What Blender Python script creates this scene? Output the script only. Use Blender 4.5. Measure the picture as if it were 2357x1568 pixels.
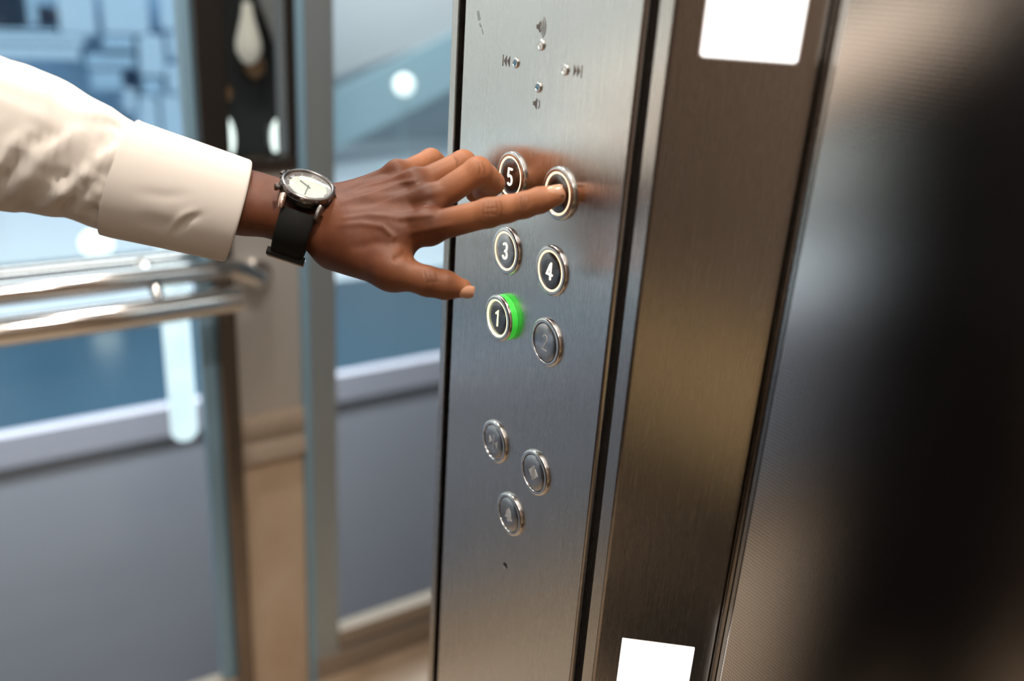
import bpy, bmesh, math, random
import numpy as np
from mathutils import Vector, Matrix

S = bpy.context.scene
for o in list(bpy.data.objects):
    bpy.data.objects.remove(o)
COL = S.collection
random.seed(4)
rng = np.random.RandomState(4)

# ------------------------------------------------------------------ camera, world, lights
W, H, FPX = 2357, 1568, 2064.0
RW = np.array([[0.83591012, -0.15087188, 0.52772336],
               [-0.54518295, -0.33943498, 0.76652426],
               [0.06348081, -0.92845117, -0.36598992]])     # columns: right, down, forward
CAM = np.array([0.0, 0.0, 1.5])


def at(px, py, d):
    """the point that lies d metres deep behind pixel (px, py)"""
    return CAM + RW @ (np.array([px - W / 2, py - H / 2, FPX]) / FPX * d)


def hit(px, py, axis, val):
    """the point on the plane axis = val behind pixel (px, py)"""
    r = RW @ (np.array([px - W / 2, py - H / 2, FPX]) / FPX)
    return CAM + r * ((val - CAM[axis]) / r[axis])


def project(P):
    p = (np.asarray(P) - CAM) @ RW
    return np.stack([p[..., 0] / p[..., 2] * FPX + W / 2, p[..., 1] / p[..., 2] * FPX + H / 2, p[..., 2]], -1)


cd = bpy.data.cameras.new('camera')
cam = bpy.data.objects.new('camera', cd)
COL.objects.link(cam)
m = Matrix.Identity(4)
for i in range(3):
    m[i][0], m[i][1], m[i][2], m[i][3] = RW[i, 0], -RW[i, 1], -RW[i, 2], CAM[i]
cam.matrix_world = m
cd.sensor_width = 36.0
cd.lens = FPX / W * 36.0
cd.clip_start = 0.02
cd.dof.use_dof = True
cd.dof.focus_distance = 0.70
cd.dof.aperture_fstop = 2.4
S.camera = cam

wd = bpy.data.worlds.new('world')
S.world = wd
wd.use_nodes = True
wd.node_tree.nodes['Background'].inputs[0].default_value = (0.75, 0.82, 0.92, 1)
wd.node_tree.nodes['Background'].inputs[1].default_value = 0.08

S.view_settings.view_transform = 'Standard'
S.view_settings.look = 'None'
S.view_settings.exposure = 0.0
S.view_settings.gamma = 1.0
S.view_settings.use_curve_mapping = False
S.cycles.use_denoising = True
S.cycles.max_bounces = 10
S.cycles.sample_clamp_indirect = 6.0


def area(name, loc, target, power, sx, sy=None, color=(1, 1, 1), shape=None):
    d = bpy.data.lights.new(name, 'AREA')
    d.energy = power
    d.color = color
    d.shape = shape or ('RECTANGLE' if sy else 'DISK')
    d.size = sx
    if sy:
        d.size_y = sy
    o = bpy.data.objects.new(name, d)
    COL.objects.link(o)
    o.location = loc
    o.rotation_euler = (Vector(target) - Vector(loc)).to_track_quat('-Z', 'Y').to_euler()
    return o


WARM = (1.0, 0.91, 0.81)
# cabin ceiling spots; the second placed to brighten the post, the last added fill
CEIL = 2.35
SPOTS = [(0.24, 0.34, 11.5), (0.33, 1.18, 10), (-0.9, -0.6, 2), (0.0, -0.55, 4)]
for x, y, p in SPOTS:
    area('cabin_spot', (x, y, CEIL - 0.012), (x, y, 0), p, 0.11, color=WARM)
# daylight and hall lighting beyond the glass
area('hall_skylight', (2.6, 5.4, 4.4), (2.6, 6.0, 0.0), 430, 7.0, 3.0, color=(0.93, 0.97, 1.0))
area('hall_skylight_left', (-6.0, 5.4, 4.4), (-6.0, 6.0, 0.0), 85, 9.0, 3.0, color=(0.97, 0.98, 1.0))
area('hall_left_fill', (-6.4, 4.6, 3.6), (-6.2, 7.8, 0.5), 380, 5.0, 2.0, color=(1.0, 0.94, 0.87))  # added warm fill that brightens the panel's right-hand reflection
area('shaft_light', (-1.7, 2.45, 2.2), (-1.7, 3.1, 0.2), 108, 7.5, 0.3, color=(0.9, 0.93, 1.0)).data.spread = math.radians(100)  # added unseen light that grades the shaft wall downward

# ------------------------------------------------------------------ materials


def mat(name, color=(0.5, 0.5, 0.5), rough=0.5, metal=0.0, **kw):
    m = bpy.data.materials.new(name)
    m.use_nodes = True
    b = m.node_tree.nodes['Principled BSDF']
    b.inputs['Base Color'].default_value = (*color, 1)
    b.inputs['Roughness'].default_value = rough
    b.inputs['Metallic'].default_value = metal
    for k, v in kw.items():
        b.inputs[k].default_value = v
    return m


class NT:
    def __init__(s, m):
        s.t = m.node_tree
        s.b = s.t.nodes['Principled BSDF']

    def n(s, typ, **kw):
        d = s.t.nodes.new(typ)
        for k, v in kw.items():
            if isinstance(k, str) and hasattr(d, k) and k not in d.inputs:
                setattr(d, k, v)
            else:
                d.inputs[k].default_value = v
        return d

    def l(s, a, b):
        s.t.links.new(a, b)

    def coord(s, scale, which='Object'):
        c = s.n('ShaderNodeTexCoord')
        mp = s.n('ShaderNodeMapping')
        mp.inputs['Scale'].default_value = scale
        s.l(c.outputs[which], mp.inputs['Vector'])
        return mp.outputs[0]

    def ramp(s, fac, stops):
        r = s.n('ShaderNodeValToRGB')
        e = r.color_ramp.elements
        while len(e) < len(stops):
            e.new(0.5)
        for i, (p, c) in enumerate(stops):
            e[i].position = p
            e[i].color = (*c, 1) if len(c) == 3 else c
        s.l(fac, r.inputs[0])
        return r.outputs[0]

    def noise(s, vec, scale=1.0, detail=2.0, rough=0.5):
        d = s.n('ShaderNodeTexNoise')
        d.inputs['Scale'].default_value = scale
        d.inputs['Detail'].default_value = detail
        d.inputs['Roughness'].default_value = rough
        s.l(vec, d.inputs['Vector'])
        return d.outputs[0]

    def math(s, op, a, b=None, clamp=False):
        d = s.n('ShaderNodeMath')
        d.operation = op
        d.use_clamp = clamp
        for i, v in enumerate((a, b)):
            if v is None:
                continue
            if isinstance(v, (int, float)):
                d.inputs[i].default_value = v
            else:
                s.l(v, d.inputs[i])
        return d.outputs[0]

    def bump(s, h, strength=0.2, dist=0.001):
        d = s.n('ShaderNodeBump')
        d.inputs['Strength'].default_value = strength
        d.inputs['Distance'].default_value = dist
        s.l(h, d.inputs['Height'])
        s.l(d.outputs[0], s.b.inputs['Normal'])
        return d


def horizontal_tangent(nt, aniso):
    g = nt.n('ShaderNodeNewGeometry')
    x = nt.n('ShaderNodeVectorMath', operation='CROSS_PRODUCT')
    nt.l(g.outputs['Normal'], x.inputs[0])
    x.inputs[1].default_value = (0, 0, 1)
    nt.l(x.outputs[0], nt.b.inputs['Tangent'])
    nt.b.inputs['Anisotropic'].default_value = aniso


def short_tailed(m, aniso=0.0):
    """swap the metal's lobe for a Beckmann one, whose highlights fade quickly"""
    t = m.node_tree
    b = t.nodes['Principled BSDF']
    g = t.nodes.new('ShaderNodeBsdfAnisotropic')
    g.distribution = 'BECKMANN'
    g.inputs['Anisotropy'].default_value = aniso
    g.inputs['Color'].default_value = b.inputs['Base Color'].default_value
    g.inputs['Roughness'].default_value = b.inputs['Roughness'].default_value
    for a, c in (('Base Color', 'Color'), ('Roughness', 'Roughness'), ('Normal', 'Normal'), ('Tangent', 'Tangent')):
        if b.inputs[a].is_linked:
            t.links.new(b.inputs[a].links[0].from_socket, g.inputs[c])
    t.links.new(g.outputs[0], t.nodes['Material Output'].inputs[0])
    t.nodes.remove(b)
    return m


def steel_brushed(name, color, rough, aniso=0.7, grain=0.03, smudge=0.5):
    """stainless steel brushed along the vertical"""
    m = mat(name, color, rough, 1.0)
    nt = NT(m)
    horizontal_tangent(nt, aniso)
    fine = nt.noise(nt.coord((1400, 1400, 14)), 1.0, 3.0, 0.6)
    blot = nt.noise(nt.coord((14, 14, 9)), 1.0, 4.0, 0.6)
    r = nt.math('ADD', nt.math('MULTIPLY', nt.math('SUBTRACT', fine, 0.5), grain * 2), rough)
    r = nt.math('ADD', r, nt.math('MULTIPLY', nt.math('SUBTRACT', blot, 0.5), 0.12 * smudge))
    nt.l(r, nt.b.inputs['Roughness'])
    lo, hi = tuple(c_ * 0.93 for c_ in color), tuple(min(1, c_ * 1.06) for c_ in color)
    nt.l(nt.ramp(fine, [(0.3, lo), (0.7, hi)]), nt.b.inputs['Base Color'])
    return short_tailed(m, -0.45)


M = {}
M['panel'] = steel_brushed('brushed_steel_faceplate', (0.62, 0.60, 0.58), 0.27, 0.72)
M['pillar'] = steel_brushed('brushed_steel_pillar', (0.56, 0.53, 0.50), 0.27, 0.62)
M['jamb'] = steel_brushed('brushed_steel_jamb', (0.56, 0.52, 0.48), 0.30, 0.60)
M['post'] = mat('satin_steel_post', (0.62, 0.58, 0.54), 0.38, 0.55)
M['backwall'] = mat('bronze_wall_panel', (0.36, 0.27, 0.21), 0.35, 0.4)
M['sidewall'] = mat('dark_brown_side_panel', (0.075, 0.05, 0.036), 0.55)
M['wainscot'] = mat('golden_brown_panel', (0.72, 0.53, 0.29), 0.4)
M['upright'] = mat('dark_polished_upright', (0.26, 0.22, 0.19), 0.16, 1.0)
M['chrome'] = mat('polished_steel', (0.78, 0.76, 0.74), 0.10, 1.0)
M['bezel'] = mat('satin_bezel_steel', (0.74, 0.72, 0.70), 0.20, 1.0)
M['groove'] = mat('dark_groove', (0.035, 0.028, 0.024), 0.6)
M['rubber'] = mat('black_rubber', (0.012, 0.012, 0.012), 0.7)
M['pale_symbol'] = mat('pale_satin_symbol', (0.72, 0.70, 0.68), 0.4, 0.35)
M['etch'] = mat('etched_symbol_grey', (0.16, 0.135, 0.12), 0.55, 0.3)
M['white_lit'] = mat('lit_white', (0.9, 0.86, 0.8), 0.5, **{'Emission Color': (1.0, 0.84, 0.66, 1), 'Emission Strength': 1.7})
M['ring_lit'] = mat('lit_ring', (0.9, 0.8, 0.7), 0.5, **{'Emission Color': (1.0, 0.74, 0.48, 1), 'Emission Strength': 1.3})
M['yellow_lit'] = mat('lit_pale_yellow', (0.9, 0.88, 0.7), 0.5, **{'Emission Color': (0.95, 1.0, 0.55, 1), 'Emission Strength': 1.25})
M['green'] = mat('green_translucent_plastic', (0.06, 0.55, 0.07), 0.25, **{'Emission Color': (0.05, 0.8, 0.06, 1), 'Emission Strength': 0.38})
M['blank_glow'] = mat('white_plate_added_glow', (0.95, 0.95, 0.95), 0.3, **{'Emission Color': (1, 1, 1, 1), 'Emission Strength': 1.2})
M['plate_rim'] = mat('pale_plate_rim', (0.75, 0.68, 0.68), 0.3)
M['blue_led'] = mat('blue_button_top', (0.10, 0.24, 0.36), 0.2)
M['white_plastic'] = mat('white_button_top', (0.80, 0.82, 0.80), 0.25)
M['scratch'] = mat('pale_dust', (0.7, 0.66, 0.6), 0.8)
M['smear'] = mat('grey_smear', (0.40, 0.41, 0.40), 0.45, 1.0)

# button cap: circular brushing
m = mat('turned_steel_cap', (0.46, 0.44, 0.435), 0.24, 1.0)
nt = NT(m)
tc = nt.n('ShaderNodeTexCoord')
vt = nt.n('ShaderNodeVectorTransform', vector_type='VECTOR', convert_from='OBJECT', convert_to='WORLD')
nt.l(tc.outputs['Object'], vt.inputs[0])
nt.l(vt.outputs[0], nt.b.inputs['Tangent'])
nt.b.inputs['Anisotropic'].default_value = 0.88
M['cap'] = m
m = mat('dark_turned_cap', (0.20, 0.19, 0.19), 0.22, 1.0)
nt = NT(m)
tc = nt.n('ShaderNodeTexCoord')
vt = nt.n('ShaderNodeVectorTransform', vector_type='VECTOR', convert_from='OBJECT', convert_to='WORLD')
nt.l(tc.outputs['Object'], vt.inputs[0])
nt.l(vt.outputs[0], nt.b.inputs['Tangent'])
nt.b.inputs['Anisotropic'].default_value = 0.88
M['darkcap'] = m

# linen pattern stainless door
m = mat('linen_pattern_steel', (0.50, 0.46, 0.43), 0.26, 1.0)
nt = NT(m)
P_ = 2 * math.pi / 0.0033
c = nt.n('ShaderNodeTexCoord')
sx = nt.n('ShaderNodeSeparateXYZ')
nt.l(c.outputs['Object'], sx.inputs[0])
row = nt.math('MULTIPLY', sx.outputs[2], P_ * 0.62)
colm = nt.math('MULTIPLY', sx.outputs[1], P_)
c2, r2 = nt.math('MULTIPLY', colm, 2.0), nt.math('MULTIPLY', row, 2.0)
hgt = nt.math('SUBTRACT', nt.math('MULTIPLY', nt.math('COSINE', r2), 0.5), nt.math('MULTIPLY', nt.math('COSINE', c2), 0.5))
wv = nt.math('ADD', nt.math('MULTIPLY', hgt, 0.5), 0.5)
nt.l(nt.ramp(wv, [(0.15, (0.44, 0.405, 0.385)), (0.85, (0.82, 0.77, 0.73))]), nt.b.inputs['Base Color'])  # light and dark of the embossed weave put into the colour
gx = nt.n('ShaderNodeCombineXYZ')          # slope of the embossed weave, added to the surface normal
nt.l(nt.math('MULTIPLY', nt.math('SINE', c2), 0.02), gx.inputs[1])
nt.l(nt.math('MULTIPLY', nt.math('SINE', r2), -0.02), gx.inputs[2])
ge = nt.n('ShaderNodeNewGeometry')
ad = nt.n('ShaderNodeVectorMath', operation='ADD')
nt.l(ge.outputs['Normal'], ad.inputs[0])
nt.l(gx.outputs[0], ad.inputs[1])
no = nt.n('ShaderNodeVectorMath', operation='NORMALIZE')
nt.l(ad.outputs[0], no.inputs[0])
nt.l(no.outputs[0], nt.b.inputs['Normal'])
nt.b.inputs['Roughness'].default_value = 0.18
M['linen'] = short_tailed(m)

# floor stone
m = mat('tan_stone_floor', (0.42, 0.30, 0.20), 0.34)
nt = NT(m)
n1 = nt.noise(nt.coord((5, 5, 5)), 1.0, 6.0, 0.6)
nt.l(nt.ramp(n1, [(0.3, (0.42, 0.295, 0.195)), (0.55, (0.52, 0.385, 0.27)), (0.8, (0.60, 0.47, 0.35))]), nt.b.inputs['Base Color'])
M['floor'] = m
m = mat('tan_floor_reflection', (0.42, 0.30, 0.20), 0.5)
nt = NT(m)
n1 = nt.noise(nt.coord((9, 9, 6)), 1.0, 6.0, 0.6)
nt.l(nt.ramp(n1, [(0.3, (0.56, 0.40, 0.27)), (0.55, (0.64, 0.48, 0.34)), (0.8, (0.70, 0.56, 0.43))]), nt.b.inputs['Base Color'])
M['stone'] = m
M['moulding'] = mat('taupe_moulding', (0.36, 0.28, 0.21), 0.45)
M['ceiling'] = mat('ceiling_white', (0.55, 0.52, 0.48), 0.6)
M['mat_black'] = mat('black_added_mat', (0.012, 0.011, 0.010), 0.95)


def glass(name, tint=(0.93, 0.97, 0.98)):
    m = bpy.data.materials.new(name)
    m.use_nodes = True
    t = m.node_tree
    t.nodes.remove(t.nodes['Principled BSDF'])
    tr = t.nodes.new('ShaderNodeBsdfTransparent')
    tr.inputs[0].default_value = (*tint, 1)
    gl = t.nodes.new('ShaderNodeBsdfGlossy')
    gl.inputs['Roughness'].default_value = 0.03
    fr = t.nodes.new('ShaderNodeFresnel')
    fr.inputs[0].default_value = 1.45
    mx = t.nodes.new('ShaderNodeMixShader')
    ge = t.nodes.new('ShaderNodeNewGeometry')          # reflect on the way in only
    iv = t.nodes.new('ShaderNodeMath')
    iv.operation = 'SUBTRACT'
    iv.inputs[0].default_value = 1.0
    t.links.new(ge.outputs['Backfacing'], iv.inputs[1])
    mu = t.nodes.new('ShaderNodeMath')
    mu.operation = 'MULTIPLY'
    t.links.new(fr.outputs[0], mu.inputs[0])
    t.links.new(iv.outputs[0], mu.inputs[1])
    t.links.new(mu.outputs[0], mx.inputs[0])
    t.links.new(tr.outputs[0], mx.inputs[1])
    t.links.new(gl.outputs[0], mx.inputs[2])
    t.links.new(mx.outputs[0], t.nodes['Material Output'].inputs[0])
    return m


M['glass'] = glass('clear_glass')
M['dark_glass'] = mat('dark_tinted_glass', (0.012, 0.015, 0.016), 0.05)
M['navy_floor'] = mat('navy_polished_floor', (0.02, 0.052, 0.08), 0.22)
M['white_floor'] = mat('pale_polished_floor', (0.58, 0.65, 0.70), 0.18)
M['slab'] = mat('pale_slab_edge', (0.55, 0.54, 0.60), 0.5)
M['shaft'] = mat('grey_shaft_wall', (0.46, 0.46, 0.50), 0.8)
M['box_pale'] = mat('pale_blue_box', (0.42, 0.60, 0.76), 0.55)
M['box_mid'] = mat('mid_blue_box', (0.30, 0.48, 0.65), 0.55)
M['box_navy'] = mat('navy_box', (0.004, 0.022, 0.05), 0.5)
M['hallwall'] = mat('pale_hall_wall', (0.60, 0.61, 0.60), 0.7)
M['duskwall'] = mat('dark_grey_green_wall', (0.10, 0.11, 0.10), 0.7)
M['bluewall'] = mat('blue_grey_hall_wall', (0.46, 0.56, 0.62), 0.7)
M['teal'] = mat('teal_grey_panel', (0.38, 0.53, 0.58), 0.6)
M['greypanel'] = mat('light_grey_panel', (0.72, 0.73, 0.73), 0.6)
M['reflection_glow'] = mat('white_reflection_tube', (0.9, 0.95, 0.97), 0.4, **{'Emission Color': (0.74, 0.92, 1.0, 1), 'Emission Strength': 0.95})
M['ceil_lit'] = mat('lit_ceiling_diffuser', (0.9, 0.88, 0.85), 0.5, **{'Emission Color': (1.0, 0.94, 0.87, 1), 'Emission Strength': 1.55})
M['lamp_lit'] = mat('lit_lamp', (0.95, 0.95, 0.9), 0.4, **{'Emission Color': (0.92, 1.0, 0.93, 1), 'Emission Strength': 1.5})
M['globe'] = mat('frosted_lamp_globe', (0.85, 0.75, 0.64), 0.5, **{'Emission Color': (1.0, 0.86, 0.7, 1), 'Emission Strength': 0.12})
M['frame_grey'] = mat('grey_metal_frame', (0.42, 0.47, 0.50), 0.35, 0.7)
M['frame_dark'] = mat('dark_bronze_frame', (0.030, 0.024, 0.020), 0.25, 0.4)
M['frame_blue'] = mat('blue_grey_edge', (0.28, 0.46, 0.60), 0.3, 0.3)
M['strut'] = mat('grey_painted_strut', (0.36, 0.33, 0.32), 0.5)
M['magenta'] = mat('mauve_trim', (0.42, 0.22, 0.42), 0.5)
M['amber'] = mat('amber_fitting', (0.35, 0.17, 0.07), 0.4)

# cloth
m = mat('cream_cotton', (0.69, 0.635, 0.58), 0.85)
nt = NT(m)
v = nt.coord((2600, 2600, 2600))
nt.bump(nt.noise(v, 1.0, 2.0), 0.10, 0.0002)
nt.b.inputs['Sheen Weight'].default_value = 0.15
M['cotton'] = m
M['trouser'] = mat('black_wool', (0.012, 0.012, 0.014), 0.9, **{'Specular IOR Level': 0.1})
M['shoe'] = mat('black_leather_shoe', (0.01, 0.01, 0.01), 0.35)
M['hair'] = mat('black_hair', (0.008, 0.007, 0.006), 0.6)

# skin
m = mat('dark_brown_skin', (0.2, 0.085, 0.045), 0.47)
nt = NT(m)
a = nt.n('ShaderNodeAttribute')
a.attribute_name = 'pigment'
big = nt.noise(nt.coord((60, 60, 60)), 1.0, 3.0)
base = nt.ramp(big, [(0.3, (0.090, 0.027, 0.011)), (0.7, (0.130, 0.042, 0.018))])
pale = nt.n('ShaderNodeMix', data_type='RGBA')
sep = nt.n('ShaderNodeSeparateColor')
nt.l(a.outputs['Color'], sep.inputs[0])
nt.l(sep.outputs[0], pale.inputs['Factor'])
nt.l(base, pale.inputs['A'])
pale.inputs['B'].default_value = (0.48, 0.195, 0.09, 1)
dk = nt.n('ShaderNodeMix', data_type='RGBA')
nt.l(sep.outputs[1], dk.inputs['Factor'])
nt.l(pale.outputs['Result'], dk.inputs['A'])
dk.inputs['B'].default_value = (0.035, 0.014, 0.009, 1)
nt.l(dk.outputs['Result'], nt.b.inputs['Base Color'])
vo = nt.n('ShaderNodeTexVoronoi', feature='DISTANCE_TO_EDGE')
vo.inputs['Scale'].default_value = 1.0
nt.l(nt.coord((900, 900, 900)), vo.inputs['Vector'])
pores = nt.noise(nt.coord((1800, 1800, 1800)), 1.0, 2.0)
lines = nt.math('MINIMUM', nt.math('MULTIPLY', vo.outputs[0], 3.0), 0.5)
hh = nt.math('ADD', lines, nt.math('MULTIPLY', pores, 0.5))
nt.bump(hh, 0.30, 0.00035)
nt.b.inputs['Specular IOR Level'].default_value = 0.24
nt.b.inputs['Subsurface Weight'].default_value = 0.06
nt.b.inputs['Subsurface Radius'].default_value = (0.006, 0.002, 0.001)
nt.b.inputs['Subsurface Scale'].default_value = 0.3
M['skin'] = m
M['nail'] = mat('pale_fingernail', (0.56, 0.29, 0.18), 0.28)

# watch
M['watch_case'] = mat('gunmetal_case', (0.22, 0.20, 0.19), 0.22, 1.0)
M['watch_black'] = mat('black_bezel', (0.02, 0.018, 0.016), 0.25, 0.6)
M['dial'] = mat('cream_dial', (0.66, 0.61, 0.53), 0.5)
M['chapter'] = mat('brown_grey_chapter_ring', (0.22, 0.17, 0.16), 0.4)
M['hands'] = mat('grey_hands', (0.40, 0.37, 0.33), 0.3, 0.6)
M['strap'] = mat('black_leather_strap', (0.006, 0.006, 0.005), 0.7, **{'Specular IOR Level': 0.18})
M['rosegold'] = mat('rose_steel', (0.85, 0.66, 0.58), 0.18, 1.0)

# ------------------------------------------------------------------ object helpers


def empty(name, loc=(0, 0, 0)):
    o = bpy.data.objects.new(name, None)
    COL.objects.link(o)
    o.location = loc
    return o


def tag(o, label=None, cat=None, group=None, kind=None):
    if label:
        o['label'] = label
    if cat:
        o['category'] = cat
    if group:
        o['group'] = group
    if kind:
        o['kind'] = kind
    return o


def frame_from_normal(n, up=(0, 0, 1)):
    n = Vector(n).normalized()
    u = Vector(up)
    x = u.cross(n)
    if x.length < 1e-4:
        x = Vector((1, 0, 0))
    x.normalize()
    y = n.cross(x)
    return Matrix((x, y, n)).transposed()       # columns x, y, n


class MB:
    """collects shapes into one mesh, in world space"""

    def __init__(s):
        s.v, s.f, s.mi = [], [], []
        s.cur = 0

    def add(s, vs, fs):
        b = len(s.v)
        s.v += [tuple(map(float, p)) for p in vs]
        s.f += [[i + b for i in f] for f in fs]
        s.mi += [s.cur] * len(fs)
        return s

    def box(s, lo, hi, R=None, c=None):
        x0, y0, z0 = lo
        x1, y1, z1 = hi
        vs = [Vector(p) for p in ((x0, y0, z0), (x1, y0, z0), (x1, y1, z0), (x0, y1, z0), (x0, y0, z1), (x1, y0, z1), (x1, y1, z1), (x0, y1, z1))]
        if R is not None:
            vs = [Vector(c) + R @ p for p in vs]
        return s.add(vs, [(0, 3, 2, 1), (4, 5, 6, 7), (0, 1, 5, 4), (1, 2, 6, 5), (2, 3, 7, 6), (3, 0, 4, 7)])

    def lathe(s, prof, R, c, n=48, closed=False):
        """prof: list of (radius, height along the axis R[:,2])"""
        c = Vector(c)
        vs, fs = [], []
        for r, h in prof:
            for k in range(n):
                a = 2 * math.pi * k / n
                vs.append(c + R @ Vector((r * math.cos(a), r * math.sin(a), h)))
        L = len(prof)
        for i in range(L - 1 if not closed else L):
            j = (i + 1) % L
            for k in range(n):
                k2 = (k + 1) % n
                fs.append((i * n + k, i * n + k2, j * n + k2, j * n + k))
        if not closed:
            if prof[0][0] > 1e-6:
                fs.append(tuple(range(n - 1, -1, -1)))
            if prof[-1][0] > 1e-6:
                fs.append(tuple((L - 1) * n + k for k in range(n)))
        return s.add(vs, fs)

    def tube(s, pts, rad, n=16, cap=True):
        pts = [Vector(p) for p in pts]
        rad = rad if hasattr(rad, '__len__') else [rad] * len(pts)
        vs, fs = [], []
        prev = None
        for i, p in enumerate(pts):
            t = (pts[min(i + 1, len(pts) - 1)] - pts[max(i - 1, 0)]).normalized()
            if prev is None:
                a = t.orthogonal().normalized()
            else:
                a = (prev - t * prev.dot(t)).normalized()
            prev = a
            b = t.cross(a)
            for k in range(n):
                an = 2 * math.pi * k / n
                vs.append(p + (a * math.cos(an) + b * math.sin(an)) * rad[i])
        for i in range(len(pts) - 1):
            for k in range(n):
                k2 = (k + 1) % n
                fs.append((i * n + k, i * n + k2, (i + 1) * n + k2, (i + 1) * n + k))
        if cap:
            fs.append(tuple(range(n - 1, -1, -1)))
            fs.append(tuple((len(pts) - 1) * n + k for k in range(n)))
        return s.add(vs, fs)

    def prism(s, poly, R, c, h0, h1):
        """poly: 2-D outline (counter-clockwise) in R's x,y; extruded along R's z"""
        c = Vector(c)
        n = len(poly)
        vs = [c + R @ Vector((x, y, h0)) for x, y in poly] + [c + R @ Vector((x, y, h1)) for x, y in poly]
        fs = [tuple(range(n - 1, -1, -1)), tuple(range(n, 2 * n))]
        fs += [(i, (i + 1) % n, n + (i + 1) % n, n + i) for i in range(n)]
        return s.add(vs, fs)

    def stroke(s, pts, w, R, c, h0, h1, seg=8):
        """rounded line of width w through 2-D pts"""
        P2 = [Vector(p) for p in pts]
        Lf, Rt = [], []
        n = len(P2)
        for i, p in enumerate(P2):
            d0 = (P2[i] - P2[i - 1]).normalized() if i else None
            d1 = (P2[i + 1] - P2[i]).normalized() if i < n - 1 else None
            d = ((d0 or d1) + (d1 or d0)).normalized()
            k = 1.0 / max(0.55, d.dot(d0 or d1))
            nn = Vector((-d.y, d.x)) * (w / 2 * k)
            Lf.append(p + nn)
            Rt.append(p - nn)

        def capf(p, d, rev):
            a0 = math.atan2(d.y, d.x)
            return [p + Vector((math.cos(a0 - math.pi / 2 + math.pi * k / seg), math.sin(a0 - math.pi / 2 + math.pi * k / seg))) * (w / 2) for k in range(1, seg)]
        poly = Rt + capf(P2[-1], (P2[-1] - P2[-2]).normalized(), 0) + Lf[::-1] + capf(P2[0], (P2[0] - P2[1]).normalized(), 1)
        vs = [Vector(c) + R @ Vector((p.x, p.y, h)) for h in (h0, h1) for p in poly]
        N = len(poly)
        fs = [(i, (i + 1) % N, N + (i + 1) % N, N + i) for i in range(N)]
        # top as quads between left and right rails + caps
        m = seg - 1
        top = []
        for i in range(n - 1):
            li = lambda q: n + m + (n - 1 - q)
            top.append((i, i + 1, li(i + 1), li(i)))
        top.append(tuple([n - 1] + [n + k for k in range(m)] + [n + m]))
        top.append(tuple([n + m + n - 1] + [n + m + n + k for k in range(m)] + [0]))
        fs += [tuple(N + i for i in f) for f in top]
        return s.add(vs, fs)

    def build(s, name, material, parent=None, bevel=0.0, smooth=None, origin=None, seg=2, flat_faces=False):
        me = bpy.data.meshes.new(name)
        me.from_pydata(s.v, [], s.f)
        mats = material if isinstance(material, (list, tuple)) else [material]
        for mm in mats:
            me.materials.append(mm)
        me.polygons.foreach_set('material_index', s.mi)
        bm = bmesh.new()
        bm.from_mesh(me)
        bmesh.ops.recalc_face_normals(bm, faces=bm.faces)
        if bevel > 0:
            es = [e for e in bm.edges if len(e.link_faces) == 2 and e.calc_face_angle(0) > 0.6]
            bmesh.ops.bevel(bm, geom=es, offset=bevel, segments=seg, affect='EDGES', profile=0.6, clamp_overlap=True)
        bm.to_mesh(me)
        bm.free()
        o = link(name, me, parent, smooth, origin)
        if smooth is not None and (bevel > 0 or flat_faces):     # keep the big faces truly flat
            w = o.modifiers.new('flat_faces', 'WEIGHTED_NORMAL')
            w.mode = 'FACE_AREA'
            w.weight = 100
            w.keep_sharp = True
        return o


def link(name, me, parent=None, smooth=None, origin=None):
    o = bpy.data.objects.new(name, me)
    COL.objects.link(o)
    if origin is None and parent is not None:
        origin = WORLD_LOC.get(parent.name)
    if smooth is not None:
        me.polygons.foreach_set('use_smooth', [True] * len(me.polygons))
        if smooth < 180:
            me.set_sharp_from_angle(angle=math.radians(smooth))
    if origin is not None:
        me.transform(Matrix.Translation(-Vector(origin)))
        o.location = origin
    if parent is not None:
        o.parent = parent
        base = WORLD_LOC.get(parent.name, Vector(parent.location))
        WORLD_LOC[o.name] = Vector(o.location)
        o.location = Vector(o.location) - base
    else:
        WORLD_LOC[o.name] = Vector(o.location)
    me.update()
    return o


WORLD_LOC = {}


def thing(name, loc, label, cat, group=None):
    o = empty(name, loc)
    WORLD_LOC[o.name] = Vector(loc)
    return tag(o, label, cat, group)


def struct(o, label=None):
    return tag(o, label, None, None, 'structure')


def box(name, lo, hi, material, parent=None, bevel=0.0):
    c = [(a + b) / 2 for a, b in zip(lo, hi)]
    return MB().box(lo, hi).build(name, material, parent, bevel, 35 if bevel else None, origin=c)


def arc(cx, cy, r, a0, a1, n):
    return [(cx + r * math.cos(math.radians(a0 + (a1 - a0) * i / n)), cy + r * math.sin(math.radians(a0 + (a1 - a0) * i / n))) for i in range(n + 1)]


I3 = Matrix.Identity(3)
PX = 0.3837                      # plane of the control panel
GY = 1.55                        # plane of the glass wall

# ------------------------------------------------------------------ the setting
struct(box('floor', (-1.35, -1.15, -0.06), (2.2, 1.60, 0.0), M['floor']), 'tan stone lift floor')
struct(box('ceiling', (-1.35, -1.15, CEIL), (2.2, 1.60, CEIL + 0.06), M['ceiling']), 'pale lift ceiling')
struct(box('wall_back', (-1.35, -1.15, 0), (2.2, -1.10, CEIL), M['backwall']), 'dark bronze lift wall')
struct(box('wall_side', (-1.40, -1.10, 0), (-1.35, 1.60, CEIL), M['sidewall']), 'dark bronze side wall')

struct(box('trim_10', (-1.34, -1.10, 0.32), (0.44, -1.085, 0.72), M['wainscot'], None, 0.003), 'golden brown lower panel of the back wall')
struct(box('baseboard_back', (-1.34, -1.10, 0.0), (0.44, -1.080, 0.318), M['rubber'], None, 0.003), 'added black baseboard of the back wall')  # unseen, added to darken the low part of the jamb's reflection
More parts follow.
